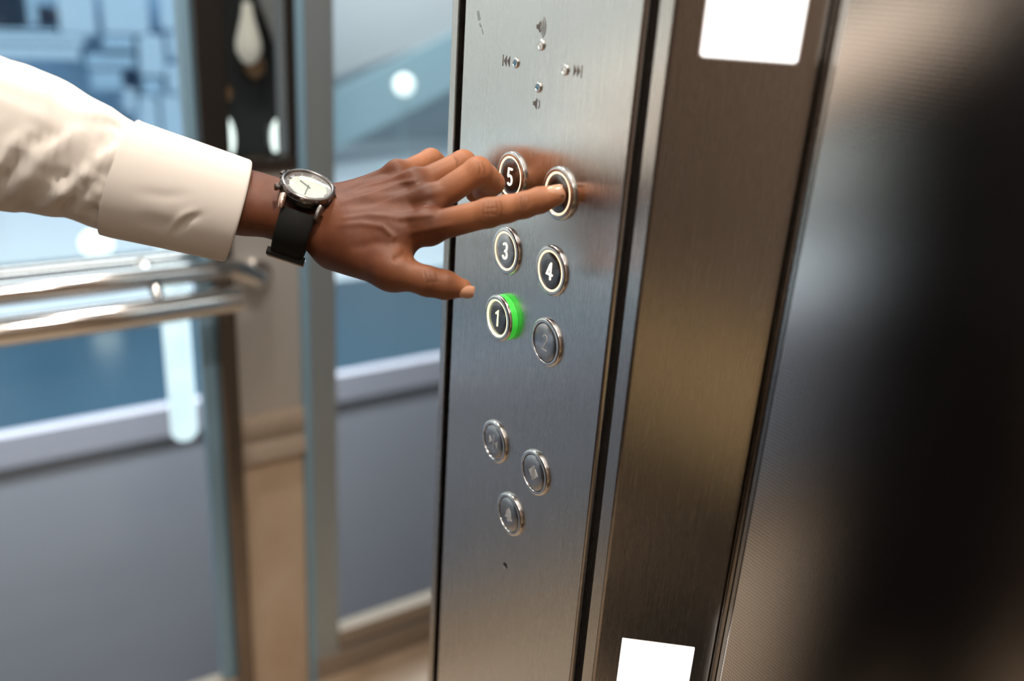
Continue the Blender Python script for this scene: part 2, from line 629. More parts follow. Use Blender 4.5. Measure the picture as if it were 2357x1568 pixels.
# pillar with the splayed jamb: one profile, extruded
th = math.radians(50)
jd = np.array([math.sin(th), -math.cos(th)])
j0 = np.array([PX, 0.4142])
j1 = j0 + jd * 0.086
rim = []
for k in range(7):                # the jamb's free edge rolls back towards the door
    a = math.radians(k * 15)
    nrm = np.array([-math.cos(th), -math.sin(th)])
    cc = j1 - nrm * 0.004
    rim.append(tuple(cc + (nrm * math.cos(a) + jd * math.sin(a)) * 0.004))
prof = [(PX + 0.0015, 0.6755), (PX + 0.0004, 0.6751), (PX, 0.674), (PX, 0.6655), (PX + 0.0015, 0.665), (PX + 0.014, 0.665), (PX + 0.014, 0.4276), (PX + 0.0008, 0.4276), (PX, 0.4268), (PX, 0.4157), (PX + 0.0006, 0.4146)]
prof += [tuple(j0 + jd * 0.0022)] + rim + [(0.4562, 0.3562), (0.60, 0.3562), (0.60, 0.6755)]
pil = MB().prism(prof[::-1], I3, (0, 0, 0), 0.0, CEIL).build('trim_1', M['pillar'], None, 0, 30, flat_faces=True)
struct(pil, 'brushed steel pillar with splayed jamb carrying the control panel')
# wall behind the pillar
struct(box('wall_front', (0.60, 0.365, 0), (0.66, 0.66, CEIL), M['backwall']), 'front wall behind the pillar')
# door leaf and seal
struct(MB().box((0.4420, -0.95, 0.01), (0.4720, 0.3409, 2.10)).build('door_1', M['linen'], None, 0.0015, 35), 'linen-pattern stainless steel lift door')
struct(box('trim_2', (0.4435, 0.3420, 0.0), (0.462, 0.3450, 2.10), M['pillar']), 'thin steel edge strip of the door')
struct(box('trim_3', (0.4730, 0.3340, 0.0), (0.62, 0.3550, 2.10), M['groove']), 'dark gap beside the door')
struct(box('wall_door', (0.4420, -1.10, 2.10), (0.62, 0.3545, CEIL), M['pillar']), 'steel header over the door')
struct(box('trim_4', (0.44, -1.10, 0), (0.62, -0.955, 2.10), M['pillar']), 'steel jamb at the far side of the door')

# ------------------------------------------------------------------ glass wall
zt = 1.04


def frame(name, x0, x1, z0, z1, y0=1.545, y1=1.60, w=0.03, material='frame_grey', label=None, win=None, parts=()):
    root = empty(name, ((x0 + x1) / 2, y0, z0))
    WORLD_LOC[root.name] = Vector(root.location)
    struct(root, label)
    return root


w1 = frame('window_1', -1.35, 0.40, 0.09, CEIL, label='large glass pane behind the handrail')
box('pane', (-1.35, 1.560, 0.05), (0.392, 1.568, CEIL), M['glass'], w1)
box('bottom_rail', (-1.35, 1.535, 0.0), (0.412, 1.585, 0.085), M['moulding'], w1, 0.003)
box('glazing_bar', (-1.35, 1.545, 1.013), (0.392, 1.580, 1.042), M['chrome'], w1, 0.006)
box('stile', (0.386, 1.555, 0.085), (0.412, 1.585, CEIL), M['frame_blue'], w1, 0.003)
w2 = frame('window_2', 0.58, 1.5, 0.09, CEIL, label='glass pane between the post and the control panel')
box('pane', (0.63, 1.560, 0.10), (2.2, 1.568, CEIL), M['glass'], w2)
box('stile', (0.590, 1.548, 0.04), (0.646, 1.585, CEIL), M['frame_grey'], w2, 0.005)
box('edge_strip', (0.574, 1.540, 0.0), (0.590, 1.590, CEIL), M['frame_blue'], w2, 0.004)
box('bottom_rail', (0.646, 1.545, 0.075), (2.2, 1.585, 0.118), M['moulding'], w2, 0.006)
box('kick_rail', (0.59, 1.545, 0.0), (2.2, 1.58, 0.060), M['moulding'], w2, 0.006)

# post between the panes
struct(box('trim_5', (0.412, 1.528, 0.0), (0.446, 1.585, CEIL), M['upright'], None, 0.006), 'polished upright beside the large pane')
post = thing('corner_post', (0.51, 1.55, 0.0), 'brushed steel post between two panes, tan foot painted as a floor reflection and dark glass top', 'post')
post['kind'] = 'structure'
del post['category']
post.name = 'trim_6'
WORLD_LOC[post.name] = Vector((0.51, 1.55, 0.0))
box('floor_reflection', (0.446, 1.552, 0.0), (0.574, 1.595, 0.602), M['stone'], post, 0.004)  # tan colour stands in for the floor reflected in the post
mo = MB()
mo.prism([(1.535, 0.604), (1.545, 0.60), (1.60, 0.60), (1.60, 0.70), (1.550, 0.70), (1.545, 0.69), (1.540, 0.665), (1.548, 0.642), (1.540, 0.63)][::-1], Matrix(((0, 0, 1), (1, 0, 0), (0, 1, 0))), (0, 0, 0), 0.446, 0.574)
mo.build('moulding', M['moulding'], post, 0, 40)  # added shape for the curved bands of that reflection
box('steel_panel', (0.446, 1.552, 0.70), (0.574, 1.595, 1.17), M['post'], post, 0.003)
box('sill', (0.446, 1.542, 1.17), (0.574, 1.60, 1.195), M['upright'], post, 0.004)
box('dark_pane', (0.446, 1.560, 1.195), (0.560, 1.566, CEIL), M['glass'], post)
box('dark_bar', (0.556, 1.545, 1.17), (0.574, 1.60, CEIL), M['frame_dark'], post, 0.003)
box('dark_upright', (0.402, 1.524, 1.20), (0.450, 1.60, CEIL), M['frame_dark'], post, 0.006)

# dark niche behind the post's glass, with its fittings
struct(box('wall_niche', (0.56, 2.02, 0.9), (0.738, 2.06, 2.4), M['rubber']), 'dark wall of the niche behind the post')
t = thing('globe_lamp', hit(580, 30, 1, 1.95), 'teardrop lamp hanging behind the dark top of the post', 'lamp')
c = hit(572, 95, 1, 1.95)
k = MB()
k.lathe([(0.001, -0.048), (0.016, -0.040), (0.026, -0.020), (0.026, 0.0), (0.020, 0.024), (0.013, 0.052), (0.010, 0.075), (0.001, 0.078)], I3, c, 24)
k.build('lamp_shade', M['globe'], t, 0, 60)
MB().tube([c + np.array([0.0, 0, 0.07]), c + np.array([0.01, 0, 0.9])], 0.005, 8).build('cord', M['strut'], t, 0, 60)
o = MB().tube([hit(596, -60, 1, 1.93), hit(672, 150, 1, 1.93)], 0.020, 10).build('strut', M['strut'], None, 0, 60)
tag(o, 'slanting grey strut behind the dark top of the post', 'strut')
for (px, py, s_, lab) in ((521, 318, 1.0, 'oval lit wall lamp low in the dark niche, the one nearer the sleeve'), (641, 318, 0.92, 'oval lit wall lamp low in the dark niche, the one nearer the glass pane')):
    c = hit(px, py, 1, 1.98)
    t = thing('wall_lamp', c, lab, 'lamp', 'lamps in the dark niche')
    k = MB()
    k.lathe([(0.018 * s_ * math.cos(math.radians(a)), 0.046 * s_ * math.sin(math.radians(a))) for a in range(-88, 89, 11)], I3, c, 20)
    k.build('lamp_shade', M['lamp_lit'], t, 0, 80)
    box('bracket', (c[0] - 0.012, c[1] + 0.01, c[2] - 0.02), (c[0] + 0.012, 2.02, c[2] + 0.02), M['strut'], t)
struct(box('trim_7', (0.57, 1.96, 1.02), (0.73, 2.02, 1.065), M['frame_blue']), 'blue-grey ledge in the dark niche')
c = hit(512, 215, 1, 2.0)
o = MB().lathe([(0.001, -0.02), (0.018, -0.012), (0.021, 0.0), (0.018, 0.012), (0.001, 0.02)], I3, c, 16).build('amber_fitting', M['amber'], None, 0, 60, origin=c)
tag(o, 'small amber fitting on the dark niche wall above the lit lamp', 'fitting')
c = hit(586, 150, 1, 2.0)
o = MB().lathe([(0.001, -0.03), (0.02, -0.016), (0.023, 0.0), (0.016, 0.02), (0.001, 0.03)], I3, c, 16).build('amber_fitting', M['amber'], None, 0, 60, origin=c)
tag(o, 'amber fitting just under the teardrop lamp in the dark niche', 'fitting')

# handrail
t = thing('handrail', (0.07, 1.46, 0.967), 'polished steel double handrail in front of the large glass pane', 'handrail')
k = MB()
k.tube([(-1.33, 1.46, 0.962), (-0.6, 1.46, 0.964), (0.25, 1.46, 0.970), (0.432, 1.46, 0.975)], 0.0235, 24)
k.build('front_tube', M['chrome'], t, 0, 50)
k = MB()
k.tube([(-1.33, 1.50, 1.008), (0.40, 1.50, 1.016), (0.435, 1.500, 1.016), (0.452, 1.503, 1.008), (0.478, 1.512, 0.988), (0.492, 1.530, 0.985), (0.493, 1.545, 0.985)], 0.0185, 20)
k.build('back_tube', M['chrome'], t, 0, 60)
k = MB()
k.lathe([(0.0, 0.0), (0.026, 0.0), (0.028, 0.004), (0.026, 0.010), (0.0, 0.011)], frame_from_normal((0, -1, 0)), (0.493, 1.552, 0.985), 28)
k.build('flange', M['chrome'], t, 0, 40)
for xx in (0.300, -0.55):
    k = MB()
    k.tube([(xx, 1.46, 0.972), (xx, 1.463, 0.995), (xx, 1.48, 1.008), (xx, 1.55, 1.020)], [0.010, 0.010, 0.011, 0.014], 12)
    k.build('bracket', M['chrome'], t, 0, 50)
# rail on the opposite wall
t = thing('handrail', (-0.3, -1.03, 0.9), 'polished steel handrail along the bronze wall opposite the glass', 'handrail')
MB().tube([(-1.30, -1.03, 0.90), (0.40, -1.03, 0.90)], 0.019, 16).build('tube', M['chrome'], t, 0, 50)
for xx in (-1.0, -0.3, 0.3):
    MB().tube([(xx, -1.03, 0.895), (xx, -1.06, 0.87), (xx, -1.10, 0.87)], 0.009, 10).build('bracket', M['chrome'], t, 0, 50)

# ------------------------------------------------------------------ the hall beyond the glass
EY = 3.10
struct(box('hall_floor_edge', (-14, EY, -0.115), (9, EY + 0.05, 0.0), M['slab']), 'pale slab edge of the hall floor')
struct(box('hall_floor_left', (-14, EY + 0.05, -0.10), (-2.9, 4.25, 0.0), M['white_floor']), 'pale hall floor beyond the navy border')
struct(box('hall_floor', (-2.9, EY + 0.05, -0.10), (9, 4.25, -0.002), M['navy_floor']), 'navy border of the hall floor')
struct(box('hall_floor_pale', (-14, 4.25, -0.10), (9, 9.0, 0.0), M['white_floor']), 'pale polished hall floor')
struct(box('wall_shaft', (-14, EY + 0.02, -4.0), (9, EY + 0.10, -0.115), M['shaft']), 'grey wall under the hall floor')
struct(box('wall_hall', (-8.2, 8.2, 0), (0.2, 8.3, 4.6), M['hallwall']), 'pale wall of the hall')
struct(box('wall_hall_dark', (-14, 8.2, 0), (-8.2, 8.3, 4.6), M['duskwall']), 'dark grey-green wall of the hall')
struct(box('wall_hall_blue', (0.2, 8.2, 0), (9, 8.3, 4.6), M['bluewall']), 'blue-grey wall of the hall')
struct(box('ceiling_hall', (-14, 3.2, 4.5), (9, 8.3, 4.6), M['ceiling']), 'ceiling of the hall')

# two glowing tubes standing in for light reflected in the glass
for (px, r, lab) in ((402, 0.026, 'wide glowing tube standing in for a glass reflection below the handrail'), (470, 0.014, 'thin glowing tube standing in for a glass reflection beside the polished upright')):
    top, bot = hit(px - 12, 560, 1, 1.72), hit(px + 8, 1000, 1, 1.72)
    t = thing('reflection_tube', bot, lab, 'lamp', 'glowing tubes standing in for glass reflections')
    k = MB()
    k.tube([(top[0], 1.72, bot[2] - 0.01), (top[0], 1.72, bot[2]), (top[0], 1.72, top[2]), (top[0], 1.72, top[2] + 0.01)], [r * 0.7, r, r, r * 0.7], 20)
    k.build('tube', M['reflection_glow'], t, 0, 50)
    box('bracket', (top[0] - 0.012, 1.58, 1.015), (top[0] + 0.012, 1.72, 1.03), M['strut'], t)

# stacked pale blue boxes: pixel rectangles give their place on the display at y = 6.4
BX = [(-60, -40, 55, 62, 'box_navy', 'navy open crate at the top corner of the box display'), (58, -40, 88, 60, 'box_mid', 'mid blue box right of the navy crate'), (92, 16, 130, 62, 'box_navy', 'small navy crate between two blue boxes'),
      (132, -30, 222, 82, 'box_pale', 'pale blue box left of the first tall gap'), (234, -30, 345, 80, 'box_pale', 'wide pale blue box at the top middle of the display'), (368, -30, 432, 72, 'box_pale', 'pale blue box at the top beside the dark upright'),
      (-60, 66, 136, 78, 'box_mid', 'thin mid blue board under the navy crates'), (-60, 80, 200, 105, 'box_pale', 'long pale blue board above the sleeve'), (-60, 108, 190, 138, 'box_pale', 'second long pale blue board close to the sleeve'),
      (236, 82, 312, 118, 'box_mid', 'mid blue box under the wide pale box'), (200, 128, 314, 158, 'box_mid', 'mid blue board ending at the tall pale box'), (320, 84, 382, 176, 'box_pale', 'tall pale blue box in the middle of the display'),
      (386, 78, 430, 134, 'box_pale', 'pale blue box between the tall box and the upright'), (212, 162, 285, 210, 'box_mid', 'mid blue box peeping over the sleeve'), (288, 205, 315, 260, 'box_pale', 'narrow pale blue box over the cuff end'),
      (328, 182, 378, 222, 'box_mid', 'small mid blue box under the tall pale box'), (384, 150, 432, 215, 'box_pale', 'pale blue box low beside the upright'), (322, 224, 368, 320, 'box_pale', 'pale blue box standing on the floor over the cuff'),
      (372, 220, 432, 330, 'box_pale', 'pale blue box at the foot of the upright side stack')]
LOWEST = 9.0
for i, (x0, y0, x1, y1, mm, lab) in enumerate(BX):
    a, b = hit((x0 + x1) / 2, y1, 1, 6.4), hit((x0 + x1) / 2, y0, 1, 6.4)
    w = abs(hit(x1, (y0 + y1) / 2, 1, 6.4)[0] - hit(x0, (y0 + y1) / 2, 1, 6.4)[0])
    cx = (a[0] + b[0]) / 2
    d = 0.20 + 0.08 * (i % 3)
    LOWEST = min(LOWEST, a[2])
    o = box('storage_box', (cx - w / 2 + 0.006, 6.4, a[2] + 0.004), (cx + w / 2 - 0.006, 6.4 + d, max(b[2], a[2] + 0.03)), M[mm], None, 0.012)
    tag(o, lab, 'box', 'blue boxes of the display beyond the glass')
struct(box('wall_display', (0.2, 6.765, 0.0), (2.75, 6.85, 2.2), M['box_mid']), 'blue back panel of the box display')
t = thing('display_rack', (1.3, 6.6, 0.0), 'low rack with a mauve upright carrying the blue boxes', 'rack')
box('upright', (2.13, 6.35, 0.0), (2.21, 6.76, 2.0), M['magenta'], t)
box('plinth', (0.45, 6.40, 0.0), (2.12, 6.76, LOWEST - 0.002), M['box_mid'], t, 0.01)

# farther hall objects behind the second pane; the slanting panels are added soft tones
o = MB().box((-1.6, -0.04, -0.22), (1.6, 0.04, 0.22), Matrix.Rotation(math.radians(-24), 3, 'Y'), hit(960, 180, 1, 7.2)).build('trim_8', M['teal'], None, 0.01, 35)
struct(o, 'slanting teal-grey panel added for blurred tones beyond the second pane')
o = MB().box((-2.2, -0.05, -0.35), (2.2, 0.05, 0.35), Matrix.Rotation(math.radians(-18), 3, 'Y'), hit(900, 30, 1, 7.6)).build('trim_9', M['greypanel'], None, 0.01, 35)
struct(o, 'slanting light grey panel added for blurred tones beyond the second pane')
c = hit(1010, 470, 1, 5.2)
o = MB().box((-0.35, -0.2, -0.16), (0.35, 0.2, 0.16), I3, (c[0], c[1], 0.20)).build('hall_bench', M['teal'], None, 0.02, 35)
tag(o, 'low teal bench in the hall behind the knuckles', 'bench')
c = hit(930, 195, 1, 4.6)
t = thing('hall_lamp', c, 'round white lamp glowing beyond the second pane', 'lamp')
MB().lathe([(0.055 * math.cos(math.radians(a)), 0.055 * math.sin(math.radians(a))) for a in range(-88, 89, 11)], I3, c, 24).build('globe', M['lamp_lit'], t, 0, 80)
MB().tube([(c[0], c[1], 0.0), (c[0], c[1], c[2] - 0.07)], 0.006, 8).build('stand', M['teal'], t, 0, 60)
for (px, py, lab) in ((222, 560, 'white floor lamp shining under the sleeve'),):
    c = hit(px, py, 1, 4.5)
    o = MB().lathe([(0.07 * math.cos(math.radians(a)), 0.06 * math.sin(math.radians(a))) for a in range(-88, 89, 11)], I3, c, 20).build('floor_lamp', M['lamp_lit'], None, 0, 80, origin=c)
    tag(o, lab, 'lamp')

# ------------------------------------------------------------------ ceiling spots and mat
for i, (x, y, p) in enumerate(SPOTS):
    k = MB().lathe([(0.058, 0.0), (0.072, 0.0), (0.072, -0.006), (0.066, -0.010), (0.058, -0.008)], I3, (x, y, CEIL), 32, closed=True)
    o = k.build('spot_ring', M['chrome'], None, 0, 40, origin=(x, y, CEIL))
    tag(o, ['steel ring of the ceiling spot nearest the control panel', 'steel ring of the ceiling spot over the corner post', 'steel ring of the ceiling spot by the side wall', 'steel ring of the added fill spot by the bronze wall'][i], 'spotlight', 'ceiling spots')
o = box('ceiling_light', (-0.98, -0.35, CEIL - 0.02), (0.10, 1.06, CEIL), M['ceil_lit'], None, 0.004)
tag(o, 'square luminous ceiling panel over the lift floor', 'ceiling light')
o = box('added_mat', (-0.75, -1.0, 0.0), (0.42, -0.42, 0.008), M['mat_black'])  # unseen, added so the jamb reflects black near its foot
tag(o, 'black mat on the stone floor inside the door', 'mat')

# ------------------------------------------------------------------ control panel
RP = Matrix(((0, 0, -1), (-1, 0, 0), (0, 1, 0)))      # panel frame: x runs right (-y), y up, z out of the panel (-x)


def onp(px, py):
    p = hit(px, py, 0, PX)
    return Vector((PX, p[1], p[2]))


cp = thing('control_panel', (PX, 0.545, 1.2), 'tall brushed steel lift control panel on the pillar', 'control panel')
YL, YR = 0.6560, 0.4392
# faceplate: rolled edges
rl = [(YR, 0.012), (YR, 0.003)] + [(YR + 0.003 - 0.003 * math.cos(math.radians(a)), 0.003 - 0.003 * math.sin(math.radians(a)) * 1) for a in (30, 60, 90)]
pf = [(PX + d, y) for y, d in ((YR, 0.0135), (YR, 0.004), (YR + 0.0006, 0.0022), (YR + 0.0018, 0.0006), (YR + 0.0035, 0.0), (YL - 0.0030, 0.0), (YL - 0.0014, 0.0006), (YL - 0.0004, 0.0020), (YL, 0.004), (YL, 0.0135))]
MB().prism(pf, I3, (0, 0, 0), 0.12, 2.12).build('faceplate', M['panel'], cp, 0, 40, flat_faces=True)
MB().box((PX + 0.0132, 0.4280, 0.0), (PX + 0.0139, 0.6648, CEIL)).build('groove', M['groove'], cp)


def etched(name, pieces, h=0.00025):
    k = MB()
    for kind, c, data in pieces:
        if kind == 'poly':
            k.prism(data, RP, c, -0.0005, h)
        else:
            k.stroke(data[0], data[1], RP, c, -0.0005, h)
    o = k.build(name, M['etch'], cp)
    o['label'] = 'dark etched symbol'
    return o


mm = 0.001


def spk(s):
    return [(-5.2 * s, -1.9 * s), (-2.6 * s, -1.9 * s), (0.6 * s, -5.0 * s), (0.6 * s, 5.0 * s), (-2.6 * s, 1.9 * s), (-5.2 * s, 1.9 * s)]


def wave(r, a, cx):
    return [(cx + r * math.cos(math.radians(t)), r * math.sin(math.radians(t))) for t in np.linspace(-a, a, 11)]


c = onp(1243, 62)
sc = 0.80 * mm
etched('loudspeaker_symbol', [('poly', c, spk(sc))] + [('stroke', c, (wave(r * sc, 46, -2.4 * sc), 0.7 * mm)) for r in (5.6, 8.4, 11.2)])
c = onp(1235, 239)
etched('quiet_speaker_symbol', [('poly', c, spk(sc)), ('stroke', c, (wave(5.6 * sc, 38, -1.0 * sc), 0.7 * mm))])


def tri(x, w, h, d):
    return [(x, 0), (x + w * d, -h), (x + w * d, h)][::d] if d > 0 else [(x, 0), (x + w * d, h), (x + w * d, -h)]


c = onp(1158, 139)
etched('skip_back_symbol', [('poly', c, [(-0.35 * mm, -4.2 * mm), (0.35 * mm, -4.2 * mm), (0.35 * mm, 4.2 * mm), (-0.35 * mm, 4.2 * mm)]), ('poly', c, [(1.5 * mm, 0), (4.9 * mm, -3.9 * mm), (4.9 * mm, 3.9 * mm)]), ('poly', c, [(5.9 * mm, 0), (9.4 * mm, -3.9 * mm), (9.4 * mm, 3.9 * mm)])])
c = onp(1339, 165)
etched('skip_forward_symbol', [('poly', c, [(-0.35 * mm, -4.2 * mm), (0.35 * mm, -4.2 * mm), (0.35 * mm, 4.2 * mm), (-0.35 * mm, 4.2 * mm)]), ('poly', c, [(-4.9 * mm, -3.9 * mm), (-1.6 * mm, 0), (-4.9 * mm, 3.9 * mm)]), ('poly', c, [(-8.9 * mm, -3.9 * mm), (-5.6 * mm, 0), (-8.9 * mm, 3.9 * mm)])])
k = MB()
for a, b, w in (((1101, 30), (1103, 42), 4.0), ((1105, 56), (1107, 60), 2.4), ((1110, 68), (1112, 77), 1.8)):
    p, q = onp(*a), onp(*b)
    k.stroke([(-p.y, p.z), (-q.y, q.z)], w * mm, RP, (PX, 0, 0), -0.0005, 0.00012)
o = k.build('smear', M['smear'], cp)
o['label'] = 'faint grey smear mark'
# key hole
c = onp(1163, 1302)
k = MB()
k.lathe([(0.0, -0.0002), (0.0024, 0.0001), (0.0027, 0.0003), (0.0030, 0.0)], RP, c, 24)
o = k.build('hole', M['groove'], cp, 0, 40)
k = MB()
k.lathe([(0.0012, 0.0004), (0.0016, 0.0009), (0.0, 0.0012)], RP, c + RP @ Vector((0.0003, -0.0011, 0)), 16)
o = k.build('hole_lip', M['bezel'], cp, 0, 60)
# dust specks
k = MB()
for i in range(46):
    p = onp(rng.uniform(1060, 1440), rng.uniform(620, 1540))
    if YR + 0.006 < p.y < YL - 0.006:
        s_ = rng.uniform(0.10, 0.24) * mm
        k.prism([(s_ * math.cos(a), s_ * math.sin(a) * 0.7) for a in np.linspace(0, 2 * math.pi, 6)[:-1]], RP, p, 0, 0.0001)
o = k.build('dust', M['scratch'], cp)
o['kind'] = 'stuff'

# ---- push buttons
R0 = 0.0193


def arcpts(cx, cy, r, a0, a1, n=10, ry=None):
    return [(cx + r * math.cos(math.radians(a0 + (a1 - a0) * i / n)), cy + (ry or r) * math.sin(math.radians(a0 + (a1 - a0) * i / n))) for i in range(n + 1)]


DIG = {
    '5': [[(2.5, 6.0), (-1.9, 6.0), (-2.3, 0.7)] + arcpts(0.0, -2.6, 3.0, 128, -130, 14, 3.5)],
    '6': [[(1.6, 6.3), (-0.9, 2.6), (-2.7, -1.2)] + arcpts(0, -2.9, 2.9, 160, -190, 18, 3.1)],
    '3': [arcpts(-0.2, 3.1, 2.6, 140, -80, 12, 3.0) + arcpts(-0.2, -2.9, 3.0, 80, -145, 14, 3.2)],
    '4': [[(0.2, 4.8), (-3.3, -2.6), (3.2, -2.6)], [(1.2, 6.0), (1.2, -6.0)]],
    '1': [[(-2.3, 3.6), (0.3, 6.0), (0.3, -6.2)]],
    '2': [arcpts(0, 3.2, 2.7, 165, -25, 12, 2.9) + [(0.4, -1.2), (-2.7, -5.9), (2.9, -5.9)]],
}
PXW = 0.0


def push_button(px, py, label, digit=None, lit=None, symbol=None, proud=0.0026, collar=False, r=R0):
    c = Vector(hit(px, py, 0, PX - proud))
    c.x = PX
    t = thing('push_button', c, label, 'button', 'push buttons of the lift panel')
    h = proud
    k = MB()
    hb = h - 0.0027 if collar else 0.0
    hp = h - hb
    k.lathe([(r, hb), (r, hb + hp * 0.40), (r * 0.985, hb + hp * 0.70), (r * 0.95, hb + hp * 0.93), (r * 0.90, h), (r * 0.815, hb + hp * 0.98), (r * 0.80, hb + hp * 0.80), (r * 0.80, hb)], RP, c, 64, closed=True)
    k.build('bezel', M['bezel'], t, 0, 50)
    if collar:
        k = MB()
        k.lathe([(r * 0.975, 0.0), (r * 0.975, h - 0.0026), (r * 0.80, h - 0.0026), (r * 0.80, 0.0)], RP, c, 64, closed=True)
        k.build('collar', M['green'], t, 0, 50)['label'] = 'bright green translucent collar'
    if lit:
        k = MB()
        k.lathe([(r * 0.80, h * 0.3), (r * 0.80, h * 0.90), (r * 0.785, h * 0.97), (r * 0.745, h * 0.97), (r * 0.73, h * 0.88), (r * 0.73, h * 0.3)], RP, c, 64, closed=True)
        k.build('light_ring', M[lit[0]], t, 0, 50)['label'] = 'lit ring'
        rc = r * 0.73
    else:
        k = MB()
        k.lathe([(r * 0.80, h * 0.1), (r * 0.80, h * 0.5), (r * 0.775, h * 0.5), (r * 0.775, h * 0.1)], RP, c, 64, closed=True)
        k.build('gap_ring', M['groove'], t, 0, 50)
        rc = r * 0.775
    k = MB()
    zc = h * 0.86
    k.lathe([(rc, 0.0), (rc, zc - 0.0003), (rc - 0.0004, zc), (rc * 0.6, zc + 0.00012), (rc * 0.25, zc + 0.00016), (0.0, zc + 0.00018)], RP, c, 64)
    k.build('cap', M['cap'] if not lit or lit[2] else M['darkcap'], t, 0, 40)
    if digit:
        k = MB()
        for st in DIG[digit]:
            s_ = r / 0.0193 * 1.0 * mm
            k.stroke([(x * s_, y * s_) for x, y in st], (1.65 if lit else 0.9) * mm, RP, c, zc - 0.0002, zc + (0.0006 if lit else 0.00035))
        o = k.build('numeral', M[lit[1]] if lit else M['pale_symbol'], t)
        o['label'] = ('lit white' if lit else 'plain steel') + ' numeral ' + digit
    if symbol:
        k = MB()
        for kind, data in symbol:
            if kind == 'poly':
                k.prism(data, RP, c, zc - 0.0002, zc + 0.00045)
            else:
                k.stroke(data, 0.7 * mm, RP, c, zc - 0.0002, zc + 0.00045)
        k.build('symbol', M['pale_symbol'], t)['label'] = 'raised steel symbol'
    return t


lw = ('ring_lit', 'white_lit', False)
push_button(1173, 407, 'lit lift button 5, partly behind the bent middle finger', '5', lw)
push_button(1282, 446, 'lit lift button under the pointing index fingertip', '6', lw)
push_button(1162, 578, 'lit lift button 3 below the index finger', '3', ('ring_lit', 'white_lit', True))
push_button(1265, 624, 'lit lift button 4 with bright numeral', '4', lw)
push_button(1143, 733, 'lit lift button 1 standing out on a green collar', '1', ('yellow_lit', 'yellow_lit', False), proud=0.0082, collar=True)
push_button(1253, 789, 'unlit steel lift button 2', '2')
mk = lambda pts: [(x * mm, y * mm) for x, y in pts]
push_button(1135, 1018, 'unlit steel door-close button with inward pointing triangles', symbol=[('stroke', mk([(0, 6.5), (0, -6.5)])), ('poly', mk([(-6.5, -3.6), (-2.6, 0), (-6.5, 3.6)])), ('poly', mk([(6.5, 3.6), (2.6, 0), (6.5, -3.6)]))])
push_button(1227, 1089, 'unlit steel door-open button with outward pointing triangles', symbol=[('stroke', mk([(0.8, 6.0), (0.8, -6.0)])), ('stroke', mk([(-0.8, 6.0), (-0.8, -6.0)])), ('poly', mk([(-2.0, 4.6), (-6.4, 0), (-2.0, -4.6)])), ('poly', mk([(2.0, -4.6), (6.4, 0), (2.0, 4.6)]))])
bell = mk([(-5.5, -4.0), (5.5, -4.0), (4.0, -2.2), (3.6, 1.5), (2.2, 4.0), (0.8, 4.8), (0.6, 6.0), (-0.6, 6.0), (-0.8, 4.8), (-2.2, 4.0), (-3.6, 1.5), (-4.0, -2.2)])
push_button(1170, 1185, 'unlit steel alarm button with a bell symbol, lowest on the panel', symbol=[('poly', bell), ('stroke', mk([(-1.5, -5.6), (1.5, -5.6)]))])


def small_button(px, py, top, label):
    c = onp(px, py)
    t = thing('small_button', c, label, 'button', 'small audio buttons')
    r = 0.0038
    MB().lathe([(r, 0.0), (r, 0.0007), (r * 0.86, 0.0013), (r * 0.66, 0.0013), (r * 0.6, 0.0009), (r * 0.6, 0.0)], RP, c, 32, closed=True).build('bezel', M['chrome'], t, 0, 50)
    MB().lathe([(r * 0.6, 0.0), (r * 0.6, 0.0010), (r * 0.3, 0.0013), (0.0, 0.0014)], RP, c, 32).build('cap', M[top], t, 0, 60)


small_button(1247, 104, 'white_plastic', 'small white-topped button under the loud speaker symbol')
small_button(1188, 145, 'blue_led', 'small blue-topped button beside the skip-back symbol')
small_button(1302, 161, 'white_plastic', 'small white-topped button beside the skip-forward symbol')
small_button(1240, 201, 'blue_led', 'small blue-topped button above the quiet speaker symbol')

# ---- blank white plates on the jamb, with a glow added to look pure white
RJ = Matrix(((jd[0], 0, -math.cos(th)), (jd[1], 0, -math.sin(th)), (0, 1, 0)))


def onj(d, z):
    p = j0 + jd * d
    return Vector((p[0], p[1], z))


def rrect(x0, x1, z0, z1, r, n=5):
    return arc(x1 - r, z1 - r, r, 0, 90, n) + arc(x0 + r, z1 - r, r, 90, 180, n) + arc(x0 + r, z0 + r, r, 180, 270, n) + arc(x1 - r, z0 + r, r, 270, 360, n)


t = thing('blank_plate', onj(0.046, 1.469), 'blank white plate with added glow and rounded corners high on the jamb, cut by the top edge', 'plate')
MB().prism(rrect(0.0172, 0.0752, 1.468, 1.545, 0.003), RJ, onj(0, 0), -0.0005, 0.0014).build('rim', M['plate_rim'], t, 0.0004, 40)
MB().prism(rrect(0.0181, 0.0743, 1.4690, 1.544, 0.0025), RJ, onj(0, 0), 0.0, 0.0019).build('face', M['blank_glow'], t, 0.0003, 40)
o = MB().prism(rrect(0.0186, 0.0735, 0.965, 1.0430, 0.0004, 2), RJ, onj(0, 0), -0.0003, 0.0008).build('label_plate', M['blank_glow'], None, 0, None, origin=onj(0.046, 1.0))
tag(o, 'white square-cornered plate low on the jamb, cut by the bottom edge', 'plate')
# ------------------------------------------------------------------ PERSON


